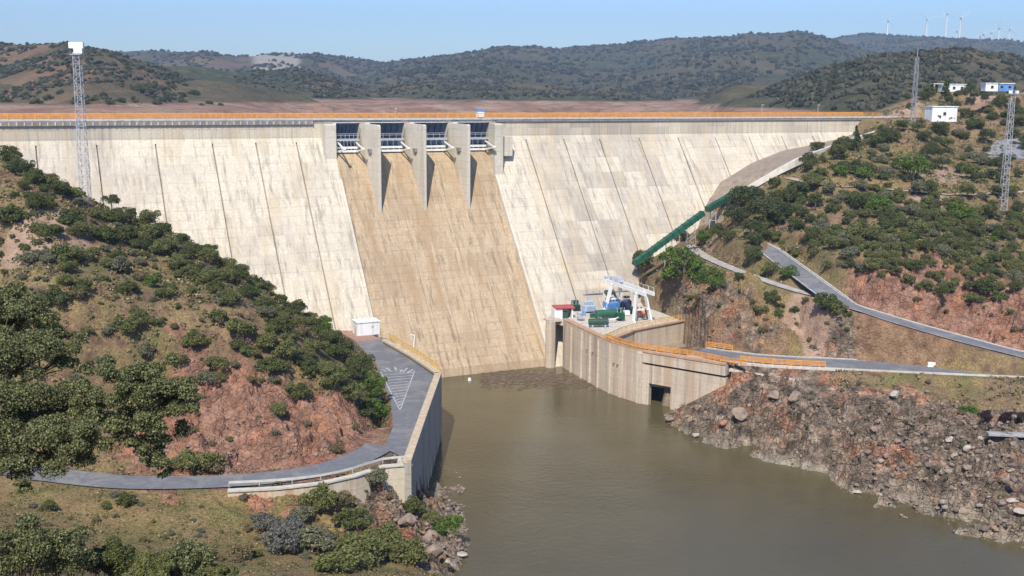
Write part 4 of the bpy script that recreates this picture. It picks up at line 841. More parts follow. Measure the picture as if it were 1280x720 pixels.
m_ = MB(); m_.box((0, 0, hh), (2.2, 1.8, .12)); m_.build('platform', M_STEEL, o)
for sx in (-1, 1): m_ = MB(); m_.box((sx*.8, -.6, hh+.5), (.8, .5, .7), sx*.3); m_.build('floodlight', M_WH, o)
lb = atD(1138, 190, 335); top = atD(1142, 72, 335)
o = lattice('lattice_mast', (lb[0], 335, lb[2]-1), top[2]-lb[2]+1, 1.5, .8, 22, mat('dull_steel', (.30, .31, .33), .6), 'thin dull grey lattice mast beside the right end of the crest', th=.10)
m_ = MB(); m_.bar((0, 0, top[2]-lb[2]+1), (0, 0, top[2]-lb[2]+4), .1); m_.build('aerial', M_STEEL, o)
#@@VEG
# ------------------------------------------------------------------ foliage
def rdirs(k): v = rng.normal(size=(k, 3)); return v/np.linalg.norm(v, axis=1)[:, None]
def leaf_quads(P, Nr, size, asp=.65):
    k = len(P); t = rdirs(k); T = np.cross(Nr, t); T /= np.linalg.norm(T, axis=1)[:, None]+1e-9; B = np.cross(Nr, T); s = (size*rng.uniform(.6, 1.3, k))[:, None]
    V = np.stack([P-T*s*.5, P+B*s*asp*.5, P+T*s*.5, P-B*s*asp*.5], 1).reshape(-1, 3); F = np.arange(4*k).reshape(k, 4); return V, F
def cloud(lumps, per, size, jit=.75, inner=.55):
    Ps = []; Ns = []
    for c, r in lumps:
        c = np.array(c); r = np.array(r if np.ndim(r) else (r, r, r)); d = rdirs(per); d[:, 2] = np.where(d[:, 2] < -.55, -d[:, 2], d[:, 2])
        rad = rng.uniform(inner, 1.06, per)**.6; P = c+d*rad[:, None]*r; Ps.append(P); n_ = d*jit+rdirs(per)*.75; Ns.append(n_/np.linalg.norm(n_, axis=1)[:, None])
    return leaf_quads(np.concatenate(Ps), np.concatenate(Ns), size)
def rock_np(r, seed, k=2, rough=.25):
    bm = bmesh.new(); bmesh.ops.create_icosphere(bm, subdivisions=k, radius=1); rr = np.random.default_rng(seed); pl = rdirs(7); off_ = rr.uniform(.45, .85, 7)
    for v in bm.verts:
        p = np.array(v.co)
        for n_, o_ in zip(pl, off_):
            e = p@n_-o_
            if e > 0: p = p-n_*e
        v.co = Vector(p*np.array(r)*(1+rr.normal()*.03))
    V = np.array([v.co[:] for v in bm.verts]); F = np.array([[q.index for q in f.verts] for f in bm.faces]); bm.free(); return V, F
G_DK = leafmat('leaf_dark', (.085, .102, .032)); G_OL = leafmat('leaf_olive', (.145, .156, .052)); G_BR = leafmat('leaf_bright', (.09, .155, .024)); G_GY = leafmat('leaf_grey', (.165, .165, .095), yel=(.2, .17, .12))
G_PN = leafmat('leaf_pine', (.062, .082, .032)); G_DRY = leafmat('leaf_dry', (.19, .145, .075)); G_PU = leafmat('leaf_purple', (.035, .012, .025)); G_LV = leafmat('leaf_lavender', (.145, .145, .115), yel=(.18, .16, .17)); G_OAK = leafmat('leaf_oak', (.135, .145, .062), var=.7, obvar=0, yel=(.30, .27, .10))
def bush_lumps(R, h, k, flat=.8):
    L = [((0, 0, h*.44), (R*rng.uniform(.5, .68), R*rng.uniform(.5, .68), h*.42)), ((R*rng.uniform(-.2, .2), 0, h*.3), (R*.8, R*.7, h*.28))]
    for i in range(k):
        a = rng.uniform(0, 6.28); q_ = R*rng.uniform(.3, .88); r_ = R*rng.uniform(.16, .42); L.append(((q_*math.cos(a), q_*math.sin(a), h*rng.uniform(.25, .8-.25*q_/R)), (r_, r_, min(r_*.95, h*.4))))
    return L
def core(R, h, name, m, par):   # inner mass of twigs so that the crown is not see-through
    V, F = rock_np((R*.62, R*.62, h*.38), int(rng.integers(1e6)), 2); V[:, 2] += h*.45; return V, F
def shrub_mesh(name, R, h, k, per, size, m):
    V, F = cloud(bush_lumps(R, h, k), per, size); return_ = mesh_np(name, V, F, True); return_.materials.append(m)
    return return_
SH = {}
for key, m in (('dark', G_DK), ('olive', G_OL), ('bright', G_BR), ('grey', G_GY), ('dry', G_DRY), ('purple', G_PU), ('lavender', G_LV)):
    SH[key] = [shrub_mesh('shrub', 1.5, 2.2, 13, 230, .20, m) for _ in range(4)]
def trunk_mesh(h, r, limbs, R):
    m_ = MB(); m_.tube([(0, 0, -.4), (.05, .03, h*.5), (.0, .06, h*.75)], r, 7, r2=r*.5)
    for i in range(limbs):
        a = i*2.4+rng.uniform(0, 1); m_.tube([(0, .05, h*rng.uniform(.35, .6)), (R*.35*math.cos(a), R*.35*math.sin(a), h*.68), (R*.6*math.cos(a), R*.6*math.sin(a), h*.82)], r*.45, 5, r2=r*.12)
    me = bpy.data.meshes.new('trunk'); me.from_pydata(m_.v, [], m_.f); me.materials.append(M_TRK); return me
TREES = {}
def tree_proto(R, h, k, per, size, m, base=.35, cone=False, tr=.16):
    if cone:
        L = []
        for i in range(7):
            z = h*(.14+.82*i/7); r_ = R*(1-i/7.6)
            for j in range(3 if i < 5 else 1): a = rng.uniform(0, 6.28); L.append(((r_*.4*math.cos(a), r_*.4*math.sin(a), z), (r_*.7, r_*.7, h*.09)))
    else:
        L = [((c[0], c[1], c[2]+h*base), r_) for c, r_ in bush_lumps(R, h*(1-base), k, .75)]
    V, F = cloud(L, per, size); cm = mesh_np('crown', V, F, True); cm.materials.append(m); return cm, trunk_mesh(h, tr, 0 if cone else 4, R)
for key, a_ in (('round_dark', (2.0, 3.9, 17, 230, .21, G_DK, .10)), ('round_olive', (1.9, 3.6, 17, 230, .21, G_OL, .10)), ('pine', (2.2, 4.6, 16, 220, .21, G_PN, .24)), ('round_bright', (2.1, 3.8, 17, 230, .21, G_BR, .06))):
    TREES[key] = [tree_proto(*a_) for _ in range(4)]
TREES['conifer'] = [tree_proto(1.2, 5.0, 0, 60, .34, G_PN, 0, True) for _ in range(2)]
def put_shrub(p, key, s, label, group=None, name='shrub', sz=None):
    o = bpy.data.objects.new(name, random.choice(SH[key])); COL.objects.link(o); o.location = (p[0], p[1], p[2]-.12*s); o.rotation_euler = (0, 0, random.uniform(0, 6.28)); o.scale = (s*random.uniform(.85, 1.2), s*random.uniform(.85, 1.2), s*(sz or random.uniform(.75, 1.1)))
    return tag(o, label, 'shrub', group)
def put_tree(p, key, s, label, group=None, name=None, hs=1.):
    cm, tm = random.choice(TREES[key]); o = empty(name or {'pine': 'pine_tree', 'conifer': 'conifer_tree'}.get(key, 'tree'), (p[0], p[1], p[2]-.1), random.uniform(0, 6.28), label=label, cat='tree', group=group); o.scale = (s, s, s*hs)
    c = bpy.data.objects.new('crown', cm); COL.objects.link(c); c.parent = o; t = bpy.data.objects.new('trunk', tm); COL.objects.link(t); t.parent = o; return o
pxm = lambda P: F_PX/math.sqrt(P[0]**2+P[1]**2+(ZC-P[2])**2)   # photo pixels per metre at P
TCOL = {'dark': 'dark green', 'olive': 'olive green', 'grey': 'grey green', 'bright': 'fresh green', 'dry': 'straw brown', 'lavender': 'bluish grey'}
# surveyed plants: (px, base py, width px, kind)
def place(lst, where, far_=(60, 460)):
    if 'left ridge' in where: lst = [(a, b, c*.84, k) for a, b, c, k in lst]
    H_ = hits([(a, b) for a, b, _, _ in lst], *far_)
    for (a, b, wpx, kd), P in zip(lst, H_):
        if P is None: continue
        wm = wpx/pxm(P)
        if kd in TREES: 
            base = {'round_dark': 4.3, 'round_olive': 4.1, 'pine': 4.7, 'round_bright': 4.4, 'conifer': 2.4}[kd]; nm = {'round_dark': 'round dark green tree', 'round_olive': 'round olive green tree', 'pine': 'dark spreading pine', 'round_bright': 'fresh green round tree', 'conifer': 'narrow pointed conifer'}[kd]
            put_tree(P, kd, wm/base, nm+' '+where, nm.split(' tree')[0]+'s '+where)
        else: put_shrub(P, kd, wm/3.0, TCOL[kd]+' shrub '+where, TCOL[kd]+' shrubs '+where)
place([(12,212,42,'round_dark'),(30,224,32,'pine'),(48,232,30,'round_dark'),(63,236,26,'round_olive'),(80,250,34,'round_dark'),(97,258,22,'grey'),(122,254,24,'pine'),(140,264,28,'pine'),(164,282,34,'round_dark'),(186,288,40,'round_olive'),(205,300,34,'round_dark'),(226,306,26,'dark'),(246,316,24,'dark'),(262,322,26,'round_dark'),(285,338,26,'round_olive'),(300,348,28,'round_dark'),(318,358,30,'dark'),(335,368,26,'round_dark'),(350,380,24,'dark'),(372,394,30,'round_dark'),(388,404,24,'round_olive'),(388,396,18,'dark')], 'on the left ridge against the dam')
put_tree(hit(167, 262) or hit(167, 280), 'conifer', 1.1, 'lone narrow pointed conifer rising from the left ridge in front of the dam')
P = hit(404, 420); put_tree(P, 'round_bright', 32/pxm(P)/4.2, 'fresh green round tree at the ridge foot beside the dam face')
place([(414,440,36,'round_dark'),(432,455,40,'round_dark'),(452,472,40,'round_dark'),(466,500,46,'round_bright'),(442,505,40,'round_olive'),(470,528,40,'round_bright'),(418,482,40,'round_olive'),(440,480,34,'round_dark'),(456,522,30,'dark')], 'beside the left platform')
place([(388,468,34,'dark'),(342,474,36,'dark'),(330,436,32,'olive'),(300,424,34,'olive'),(272,464,30,'olive'),(276,404,28,'olive'),(245,440,24,'dark'),(70,385,38,'dark'),(102,366,28,'dark'),(188,360,24,'bright'),(156,425,32,'olive'),(176,412,30,'olive'),(205,374,26,'olive'),(238,440,30,'olive'),(260,486,30,'grey'),(296,440,26,'dark'),(360,450,34,'olive'),(330,400,30,'grey'),(350,416,30,'dark'),(392,440,30,'olive'),(372,500,30,'dark'),(345,520,26,'olive'),(310,450,26,'olive'),(90,330,40,'olive'),(60,300,34,'dark'),(150,340,30,'grey'),(40,330,30,'grey'),(130,300,34,'dark'),(200,320,30,'olive'),(232,340,26,'dark'),(260,356,28,'olive'),(14,280,34,'dark'),(44,268,30,'round_dark'),(100,300,30,'round_olive')], 'on the brown left hillside')
def in_poly(poly, x, y):
    c = False; n_ = len(poly)
    for i in range(n_):
        (x1, y1), (x2, y2) = poly[i], poly[(i+1) % n_]
        if (y1 > y) != (y2 > y) and x < (x2-x1)*(y-y1)/(y2-y1)+x1: c = not c
    return c
def near_road(P, m_=1.0):
    for (Q, hw) in RS:
        if np.min(np.hypot(Q[:, 0]-P[0], Q[:, 1]-P[1])) < hw+m_: return True
    return False
def scatter(poly, n_, kinds, wr, where, mind=.45, clear=1.5, size_m=True):
    xs = [p[0] for p in poly]; ys = [p[1] for p in poly]; pts = []; tries = 0
    while len(pts) < n_*3 and tries < n_*60:
        tries += 1; a = random.uniform(min(xs), max(xs)); b = random.uniform(min(ys), max(ys))
        if in_poly(poly, a, b): pts.append((a, b))
    H_ = hits(pts); done = []; cnt = 0
    for P in H_:
        if P is None or cnt >= n_ or P[2] < .8 or near_road(P, clear): continue
        if sdist(PPLAT, np.array([P[0]]), np.array([P[1]]))[0] < 1.2 or polyd(DECK, np.array([P[0]]), np.array([P[1]]))[0] < 1 or polyd(YARD, np.array([P[0]]), np.array([P[1]]))[0] < 1: continue
        w_ = random.uniform(*wr)*random.choice((.7, 1, 1, 1.25))
        if any(math.hypot(P[0]-q[0], P[1]-q[1]) < (w_+q[2])*mind for q in done): continue
        done.append((P[0], P[1], w_)); cnt += 1; kd = random.choice(kinds)
        if kd in TREES: 
            base = {'round_dark': 4.3, 'round_olive': 4.1, 'pine': 4.7, 'round_bright': 4.4, 'conifer': 2.4}[kd]; nm = {'round_dark': 'round dark green tree', 'round_olive': 'round olive green tree', 'pine': 'dark spreading pine', 'round_bright': 'fresh green round tree', 'conifer': 'narrow pointed conifer'}[kd]
            put_tree(P, kd, w_/base, nm+' '+where, nm.split(' tree')[0]+'s '+where)
        else: put_shrub(P, kd, w_/3.0, TCOL[kd]+' shrub '+where, TCOL[kd]+' shrubs '+where)
LH = [(0,240),(60,245),(110,262),(200,300),(260,330),(330,375),(400,425),(430,470),(420,500),(330,500),(250,495),(100,560),(0,560)]
scatter(LH, 150, ['dark', 'olive', 'olive', 'grey', 'dry', 'grey', 'olive'], (1.0, 2.9), 'on the brown left hillside', clear=2)
scatter([(0,205),(60,235),(110,252),(200,285),(262,322),(330,372),(400,420),(440,440),(470,500),(400,490),(320,420),(240,350),(150,310),(50,270)], 75, ['round_dark', 'dark', 'round_olive', 'olive'], (2.4, 4.2), 'on the steep flank of the left hill')
scatter([(225,500),(400,500),(470,545),(440,570),(230,585),(210,560)], 14, ['dry', 'olive', 'grey'], (.8, 1.8), 'on the red rock cutting')
place([(245,592,44,'olive'),(268,592,40,'dry'),(228,590,30,'olive'),(400,640,46,'olive'),(375,652,38,'grey'),(440,665,46,'dark'),(395,690,60,'grey'),(350,690,50,'lavender'),(330,665,36,'lavender'),(455,700,60,'olive'),(420,715,60,'olive'),(505,705,50,'olive'),(520,650,30,'dark'),(560,672,34,'bright'),(160,634,22,'dark'),(60,640,22,'dark'),(480,690,40,'olive'),(540,660,26,'olive'),(470,640,30,'grey'),(430,640,36,'dry'),(362,668,36,'lavender'),(300,700,40,'dry'),(514,640,26,'bright'),(548,672,24,'bright')], 'on the near slope below the left road')
scatter([(0,612),(300,622),(470,622),(540,660),(560,715),(300,716),(0,716)], 80, ['dry', 'olive', 'grey', 'dry', 'lavender'], (.5, 1.5), 'on the near slope below the left road', clear=1)
# right bank
P = hit(855, 368); put_tree(P, 'round_bright', 62/pxm(P)/4.2, 'largest fresh green tree on the slope above the gantry crane', hs=1.15)
P = hit(889, 364); put_tree(P, 'round_bright', 38/pxm(P)/4.2, 'green round tree just right of the largest one above the gantry crane')
P = hit(800, 362); put_tree(P, 'round_dark', 28/pxm(P)/4.0, 'dark tree under the lower end of the green gallery', hs=1.4)
P = hit(845, 436, 228); put_tree(P or (33,236,6), 'round_olive', .55, 'small tree growing in the yard behind the orange railing')
place([(788,356,16,'dark'),(862,268,24,'pine'),(841,296,24,'round_dark'),(852,302,22,'dark'),(880,306,28,'round_bright'),(898,300,26,'round_dark'),(897,246,12,'dark')], 'beside the green pipe gallery')
place([(935,272,46,'pine'),(956,290,46,'pine'),(918,286,36,'pine'),(975,282,36,'pine'),(925,262,34,'round_dark'),(947,254,20,'round_dark'),(966,238,20,'round_dark'),(942,330,30,'round_dark'),(962,348,26,'round_olive'),(985,352,24,'round_bright'),(945,310,26,'round_dark'),(938,300,30,'pine'),(952,300,24,'round_dark'),(966,306,22,'round_olive'),(925,350,12,'dark'),(912,300,20,'dark')], 'around the road fork on the right slope')
place([(1035,402,34,'dark'),(1050,400,24,'olive'),(964,384,24,'dark'),(973,398,16,'bright'),(993,390,14,'dark'),(948,394,18,'olive'),(1060,402,12,'olive'),(838,378,20,'olive')], 'on the grassy slope between the two roads')
P = hit(1141, 226); put_tree(P, 'round_bright', 44/pxm(P)/4.2, 'large fresh green tree by the pale track on the right hill')
place([(1213,116,16,'round_dark'),(1222,116,14,'pine'),(1206,118,12,'dark'),(1230,120,12,'round_dark'),(1276,112,18,'round_dark'),(1270,150,24,'round_dark'),(1250,138,20,'round_dark'),(1160,128,22,'round_dark'),(1182,128,16,'conifer')], 'around the hilltop buildings')
put_tree(hit(1069, 190) or hit(1069, 200), 'conifer', 1.6, 'dark narrow conifer near the right end of the dam')
place([(1022,192,20,'round_dark'),(1054,186,18,'pine'),(1045,200,26,'round_dark'),(1100,165,10,'round_dark'),(1095,185,20,'round_dark'),(1115,180,22,'round_dark'),(1010,214,16,'round_dark'),(1025,222,18,'dark'),(1050,220,22,'bright'),(1080,222,26,'bright'),(1000,205,12,'dark'),(1000,250,30,'round_dark'),(1015,240,18,'round_dark'),(985,258,30,'round_dark'),(1075,262,28,'round_dark'),(1100,268,34,'bright'),(1160,245,24,'round_dark'),(1195,275,30,'bright')], 'near the right end of the dam')
RH = [(930,250),(1000,235),(1280,245),(1280,375),(1230,385),(1150,375),(1080,350),(1010,330),(960,300)]
scatter(RH, 330, ['dark', 'olive', 'round_dark', 'round_olive', 'grey', 'olive', 'bright', 'round_olive', 'round_dark'], (2.4, 5.0), 'in the dense scrub of the right hillside', mind=.30, clear=1.2)
scatter([(1000,205),(1060,180),(1140,160),(1280,150),(1280,235),(1130,230),(1010,222)], 80, ['round_dark', 'round_olive', 'pine', 'dark', 'grey', 'round_dark'], (2.6, 5.0), 'on the upper right hill', mind=.34)
scatter([(1130,120),(1280,118),(1280,160),(1140,160)], 26, ['round_dark', 'dark', 'olive', 'pine'], (2.4, 4.2), 'around the white buildings on the hill', mind=.5)
scatter([(870,340),(1000,375),(1230,440),(1230,450),(1000,440),(880,430),(860,385)], 34, ['dry', 'olive', 'grey', 'dry'], (.7, 1.7), 'on the rock face above the lower road')
scatter([(1060,345),(1280,395),(1280,430),(1150,400)], 16, ['dry', 'olive', 'grey'], (.8, 2), 'on the red cutting above the upper road')
scatter([(950,480),(1280,475),(1280,640),(1200,620),(1000,560)], 46, ['dry', 'olive', 'grey'], (.5, 1.3), 'among the rocks of the right bank')
for px, py, wp in ((1233,526,20), (1258,530,24), (1278,528,18)):
    P = hit(px, py); put_shrub(P, 'purple', wp/pxm(P)/3, {1233: 'dark purple bush, leftmost of three on the right bank', 1258: 'dark purple bush, middle and largest of three on the right bank', 1278: 'dark purple bush at the frame edge on the right bank'}[px], name='purple_shrub')
P = hit(1210, 520); put_shrub(P, 'bright', 1.1, 'low fresh green shrub left of the purple bushes')
P = hit(805, 506) or atZ(805, 505, .2); put_shrub((P[0], P[1], .1), 'bright', .8, 'green reeds at the waterline by the powerhouse corner')

# ------------------------------------------------------------------ big oak at the left and thickets in the foreground
def build_oak():
    B = np.array([-23.5, 42.0, ground1(-23.5, 42.0)]); o = empty('oak_tree', tuple(B), label='large spreading oak whose leafy crown fills the left edge', cat='tree')
    lumps = []; targets = []
    spec = [(-20,420,44,2.0),(18,405,42,1.4),(38,440,41,1.3),(78,445,42,.9),(10,470,40,1.9),(50,505,40,1.5),(82,520,39,1.3),(118,512,39,1.0),(40,550,39,1.7),(90,560,38,1.2),(15,580,38,1.0),(130,530,38,1.1),(150,475,38,1.0),(190,480,38,1.15),(215,490,38,1.0),(175,510,38,1.1),(205,530,38,.95),(195,565,38,.75),(228,500,38,.7),(-30,500,40,2.6),(-60,440,42,3),(-60,560,40,2.6),(170,560,37.5,.5),(112,480,40,.8),(62,415,43,.9),(205,590,38,.35),(10,380,43,1.0),(30,605,37,.35)]
    rr = random.Random(3)
    for px, py, d, r_ in spec:
        c = np.array(atD(px, py, d))-B; targets.append((c, r_))
        for _ in range(10): lumps.append((c+np.array([rr.uniform(-1, 1), rr.uniform(-1, 1), rr.uniform(-.9, .9)])*r_*.72, (r_*rr.uniform(.26, .46),)*2+(r_*rr.uniform(.22, .36),)))
    Vs = []; Fs = []; off_ = 0
    for c, r_ in lumps:
        k = int(2900*max(.12, r_[0])**1.8)+80; V, F = cloud([(c, r_)], k, .095, .7, .3); Vs.append(V); Fs.append(F+off_); off_ += len(V)
    me = mesh_np('crown', np.concatenate(Vs), np.concatenate(Fs), False); link('crown', me, G_OAK, o)
    m_ = MB(); m_.tube([(0, 0, -.5), (.2, -.1, 2), (.5, -.2, 4.0), (.9, -.4, 6.2)], .55, 10, r2=.34); m_.build('trunk', M_TRK, o, smooth=True)
    m_ = MB()
    for i, (c, r_) in enumerate(targets):
        s = Vector((.9, -.4, 6.2)); e = Vector(c)
        if r_ < .8 or e.x > 7.2: continue
        mid = s.lerp(e, .5)+Vector((rr.uniform(-.4, .4), rr.uniform(-.3, .3), rr.uniform(.5, 1.2))); m_.tube([s, mid, s.lerp(e, .8)+Vector((0, 0, .25)), e], .16, 6, r2=.03)
        for _ in range(5): t = e+Vector((rr.uniform(-1, 1), rr.uniform(-1, 1), rr.uniform(-.8, .6)))*r_*.9; m_.tube([s.lerp(e, .8)+Vector((0, 0, .25)), t], .04, 4, r2=.01)
    m_.build('limb', M_TRK, o, smooth=True)['kind'] = 'stuff'
build_oak()
def thicket(px, py, d, w_, h_, m, label, lf=.16, dens=1.):
    g = atD(px, py, d); x, y = g[0], g[1]; zb = min(ground1(x, y), g[2]-.5); hh = g[2]-zb; rr = random.Random(px)
    L = []
    for _ in range(34): a_ = rr.uniform(0, 6.28); q_ = rr.uniform(.1, .85); L.append(((w_/2*q_*math.cos(a_), w_*.3*q_*math.sin(a_), hh+h_*rr.uniform(-.42, .42)*(1.1-q_*.6)), (h_*.21, h_*.21, h_*.2)))
    V, F = cloud(L, int(560*dens), lf, .8, .3); o = empty('thicket_shrub', (x, y, zb), label=label, cat='shrub'); me = mesh_np('foliage', V, F, False); link('foliage', me, m, o)
    m_ = MB()
    for c, r_ in L[::2]: m_.tube([(c[0]*.15, c[1]*.15, -.3), (c[0]*.6, c[1]*.6, c[2]*.6), c], .07, 5, r2=.02)
    m_.build('stem', M_TRK, o)['kind'] = 'stuff'
thicket(20, 685, 62, 5.2, 3.6, G_OAK, 'leafy shrub filling the bottom left corner')
thicket(75, 690, 63, 4.6, 3.0, G_OAK, 'leafy shrub second from the bottom left corner')
thicket(140, 700, 66, 3.4, 2.6, G_DK, 'darker shrub at the bottom edge between two leafy shrubs')
thicket(225, 705, 66, 4.6, 2.6, G_OAK, 'pale topped shrub right of the dark one at the bottom edge')
thicket(185, 712, 64, 3.2, 2.0, G_OL, 'olive shrub low on the bottom edge in front of the dry grass')
thicket(275, 722, 66, 3.0, 1.6, G_OL, 'low olive shrub poking into the bottom edge, rightmost of the near shrubs')
for px, py, hgt, lb_ in ((118, 655, 44, 'dark slim cypress shoot standing among the bottom left shrubs'), (290, 660, 60, 'thin dry sapling standing alone in the dry grass')):
    d = 66; b_ = atD(px, py+hgt, d); t_ = atD(px, py, d); zg = min(ground1(b_[0], b_[1]), b_[2]); o = empty('sapling', (b_[0], b_[1], zg), label=lb_, cat='sapling'); hh = t_[2]-zg
    m_ = MB(); m_.tube([(0, 0, -.2), (.05, 0, hh*.5), (0, 0, hh)], .05, 6, r2=.015); m_.build('trunk', M_TRK, o)
    k = 240 if px == 118 else 60; P = np.c_[rng.normal(size=(k, 2))*(.14 if px == 118 else .22), rng.uniform(hh*.35, hh*1.02, k)]; V, F = leaf_quads(P, rdirs(k), .15); link('crown', mesh_np('crown', V, F, False), G_PN if px == 118 else G_DRY, o)

# ------------------------------------------------------------------ rocks
def boulder(px, py, wpx, m, label, name='boulder', asp=(1, .8, .7), zoff=.0):
    P = hit(px, py)
    if P is None: P = atZ(px, py, .2)
    r_ = wpx/pxm(P)/2; V, F = rock_np((r_*asp[0], r_*asp[1], r_*asp[2]), px, 3); me = mesh_np(name, V, F, False); link(name, me, m, loc=(P[0], P[1], P[2]+r_*asp[2]*.35+zoff), label=label, cat='boulder').rotation_euler = (0, 0, random.uniform(-.5, .5))
for a_ in [(544,698,24,M_ROCKO,'brown boulder at the waterline in the left foreground'),(576,696,16,M_ROCKW,'pale flat boulder jutting farthest into the water at the left shore'),(560,712,18,M_ROCKW,'pale boulder at the bottom of the left shore'),(536,676,26,M_ROCKO,'big brown boulder above the left waterline'),(508,668,24,M_ROCKO,'brown boulder among shrubs under the platform corner'),
    (905,532,13,M_ROCKR,'upright red boulder low on the right bank'),(924,524,22,M_ROCKO,'pinkish boulder right of the upright red one'),(967,502,18,M_ROCKO,'rounded brown boulder under the pipe bridge, left one'),(993,500,20,M_ROCKO,'rounded brown boulder under the pipe bridge, right one'),(1119,500,13,M_ROCKW,'pale round boulder high on the right bank below the road'),
    (1187,553,13,M_ROCKW,'white boulder farthest left of the pale ones on the right bank'),(1210,563,12,M_ROCKW,'tall white boulder in the middle of the right bank'),(1258,590,11,M_ROCKW,'white boulder near the right edge above a flat one'),(1268,628,16,M_ROCKW,'flat white boulder by the water at the right edge'),(1276,650,20,M_ROCKW,'large flat pale slab rock at the right frame edge'),(1225,548,7,M_ROCKW,'small white boulder beside the fallen concrete slab'),(1070,618,13,M_ROCKW,'pale flat rock at the waterline of the right bank'),(870,548,10,M_ROCKW,'small pale rock at the waterline near the powerhouse'),(838,528,14,M_ROCKO,'brown rock where the powerhouse wall meets the water')]: boulder(*a_[:5], asp=(1, .8, .75) if 'flat' not in a_[4] else (1.1, .9, .3))
P = hit(1260, 550); m_ = MB(); m_.box((0, 0, .3), (7.0, 1.6, .5), -.12); m_.build('concrete_slab', mat('slab_grey', (.30, .30, .30), .9, .2, 1), loc=P, bev=.08, label='long grey concrete slab lying below the purple bushes', cat='slab')
P = hit(1168, 458)
for i, (dx, lb_) in enumerate(((0, 'white concrete block on the lower right road, left one'), (2.6, 'white concrete block on the lower right road, right one'))):
    q_ = atZ(1164+i*11, 458, 12.2); m_ = MB(); m_.box((0, 0, .45), (1.5, .7, .9)); m_.box((0, 0, .05), (1.7, .9, .12)); m_.build('concrete_block', M_WH, loc=(q_[0], q_[1], 12.16), bev=.05, label=lb_, cat='block')
def rubble(name, polys, k, smin, smax, m, atw=False):
    base = [rock_np((1, .8, .65), i, 1) for i in range(6)]; Vs = []; Fs = []; o_ = 0; pts = []
    while len(pts) < k:
        poly = random.choice(polys); xs = [p[0] for p in poly]; ys = [p[1] for p in poly]; a, b = random.uniform(min(xs), max(xs)), random.uniform(min(ys), max(ys))
        if in_poly(poly, a, b): pts.append((a, b))
    for P in hits(pts, 130, 300):
        if P is None or near_road(P, .3): continue
        V, F = base[random.randrange(6)]; s = smin+(smax-smin)*random.random()**6; a = random.uniform(0, 6.28); R3 = np.array([[math.cos(a), -math.sin(a), 0], [math.sin(a), math.cos(a), 0], [0, 0, 1]])@np.array(Matrix.Rotation(random.uniform(-.6, .6), 3, 'X'))
        Vs.append((V*s)@R3.T+np.array([P[0], P[1], max(P[2], 0)+s*.15])); Fs.append(F+o_); o_ += len(V)
    link(name, mesh_np(name, np.concatenate(Vs), np.concatenate(Fs), False), m, kind='stuff', label='loose broken rock scattered on the river bank', cat='rubble')
NR = NT('rubble_rock'); p = NR.pos(); gi = NR.n('NewGeometry'); NR.col(NR.mix(.5, NR.ramp(gi.outputs['Random Per Island'], [(0, (.07, .06, .05)), (.4, (.16, .125, .10)), (.7, (.25, .20, .16)), (.85, (.30, .17, .12)), (1, (.40, .36, .30))]), NR.ramp(NR.noise(p, 1.5, 4), [(.3, (.13, .10, .08)), (.7, (.32, .24, .19))]))); NR.bump(NR.noise(p, 6, 3), .5, .1)
BK = [(840,525),(930,480),(1000,490),(1280,485),(1280,685),(1180,655),(1075,622),(1040,590),(960,572),(880,550)]
rubble('bank_rubble', [BK], 1300, .08, .7, NR.m)
rubble('bank_rubble', [[(1080,560),(1180,520),(1280,530),(1280,688),(1180,655),(1085,622)]], 1000, .10, 1.0, NR.m)
rubble('shore_stones', [[(840,522),(900,548),(1000,575),(1040,585),(1075,615),(1280,680),(1280,694),(1060,628),(1030,598),(990,590),(900,563),(835,535)], [(545,610),(578,620),(585,690),(560,715),(545,690),(560,660)]], 1500, .12, .6, NR.m)
place([(822,398,10,'dry'),(836,392,12,'olive'),(846,380,14,'dry'),(858,392,12,'grey'),(862,376,10,'olive'),(872,400,12,'dry'),(832,374,14,'olive'),(850,366,12,'dry'),(868,412,10,'olive'),(842,408,10,'dry')], 'on the slope behind the gantry crane')
rubble('cutting_rubble', [[(820,400),(835,370),(870,380),(900,430),(862,420)], [(200,560),(440,560),(470,555),(440,572),(300,590),(210,590)], [(880,432),(1230,446),(1230,454),(1000,446),(880,440)], [(470,630),(540,640),(550,700),(480,700)]], 900, .1, .55, NR.m)
# floating driftwood at the toe of the chute
m_ = MB()
for _ in range(700):
    px, py = random.uniform(600, 745), random.gauss(474, 5.5)
    if py < 463+(0 if px < 690 else (px-690)*.35) or py > 496: continue
    p0 = atZ(px, py, .05); a_ = random.gauss(0, .5); L_ = random.uniform(.3, 1.9); m_.bar(p0, (p0[0]+math.cos(a_)*L_, p0[1]+math.sin(a_)*L_, .09), random.uniform(.06, .2), .08)
m_.build('driftwood', mat('driftwood', (.16, .11, .075), .9, .4, 1), kind='stuff', label='brown driftwood and scum floating along the foot of the chute', cat='driftwood')
q_ = atZ(587, 475, .1); m_ = MB(); m_.tube([(0, 0, -.2), (0, 0, .25), (0, 0, .5)], .45, 12, r2=.3); m_.build('buoy', M_WH, loc=q_, label='small white float on the water at the chute foot', cat='buoy')

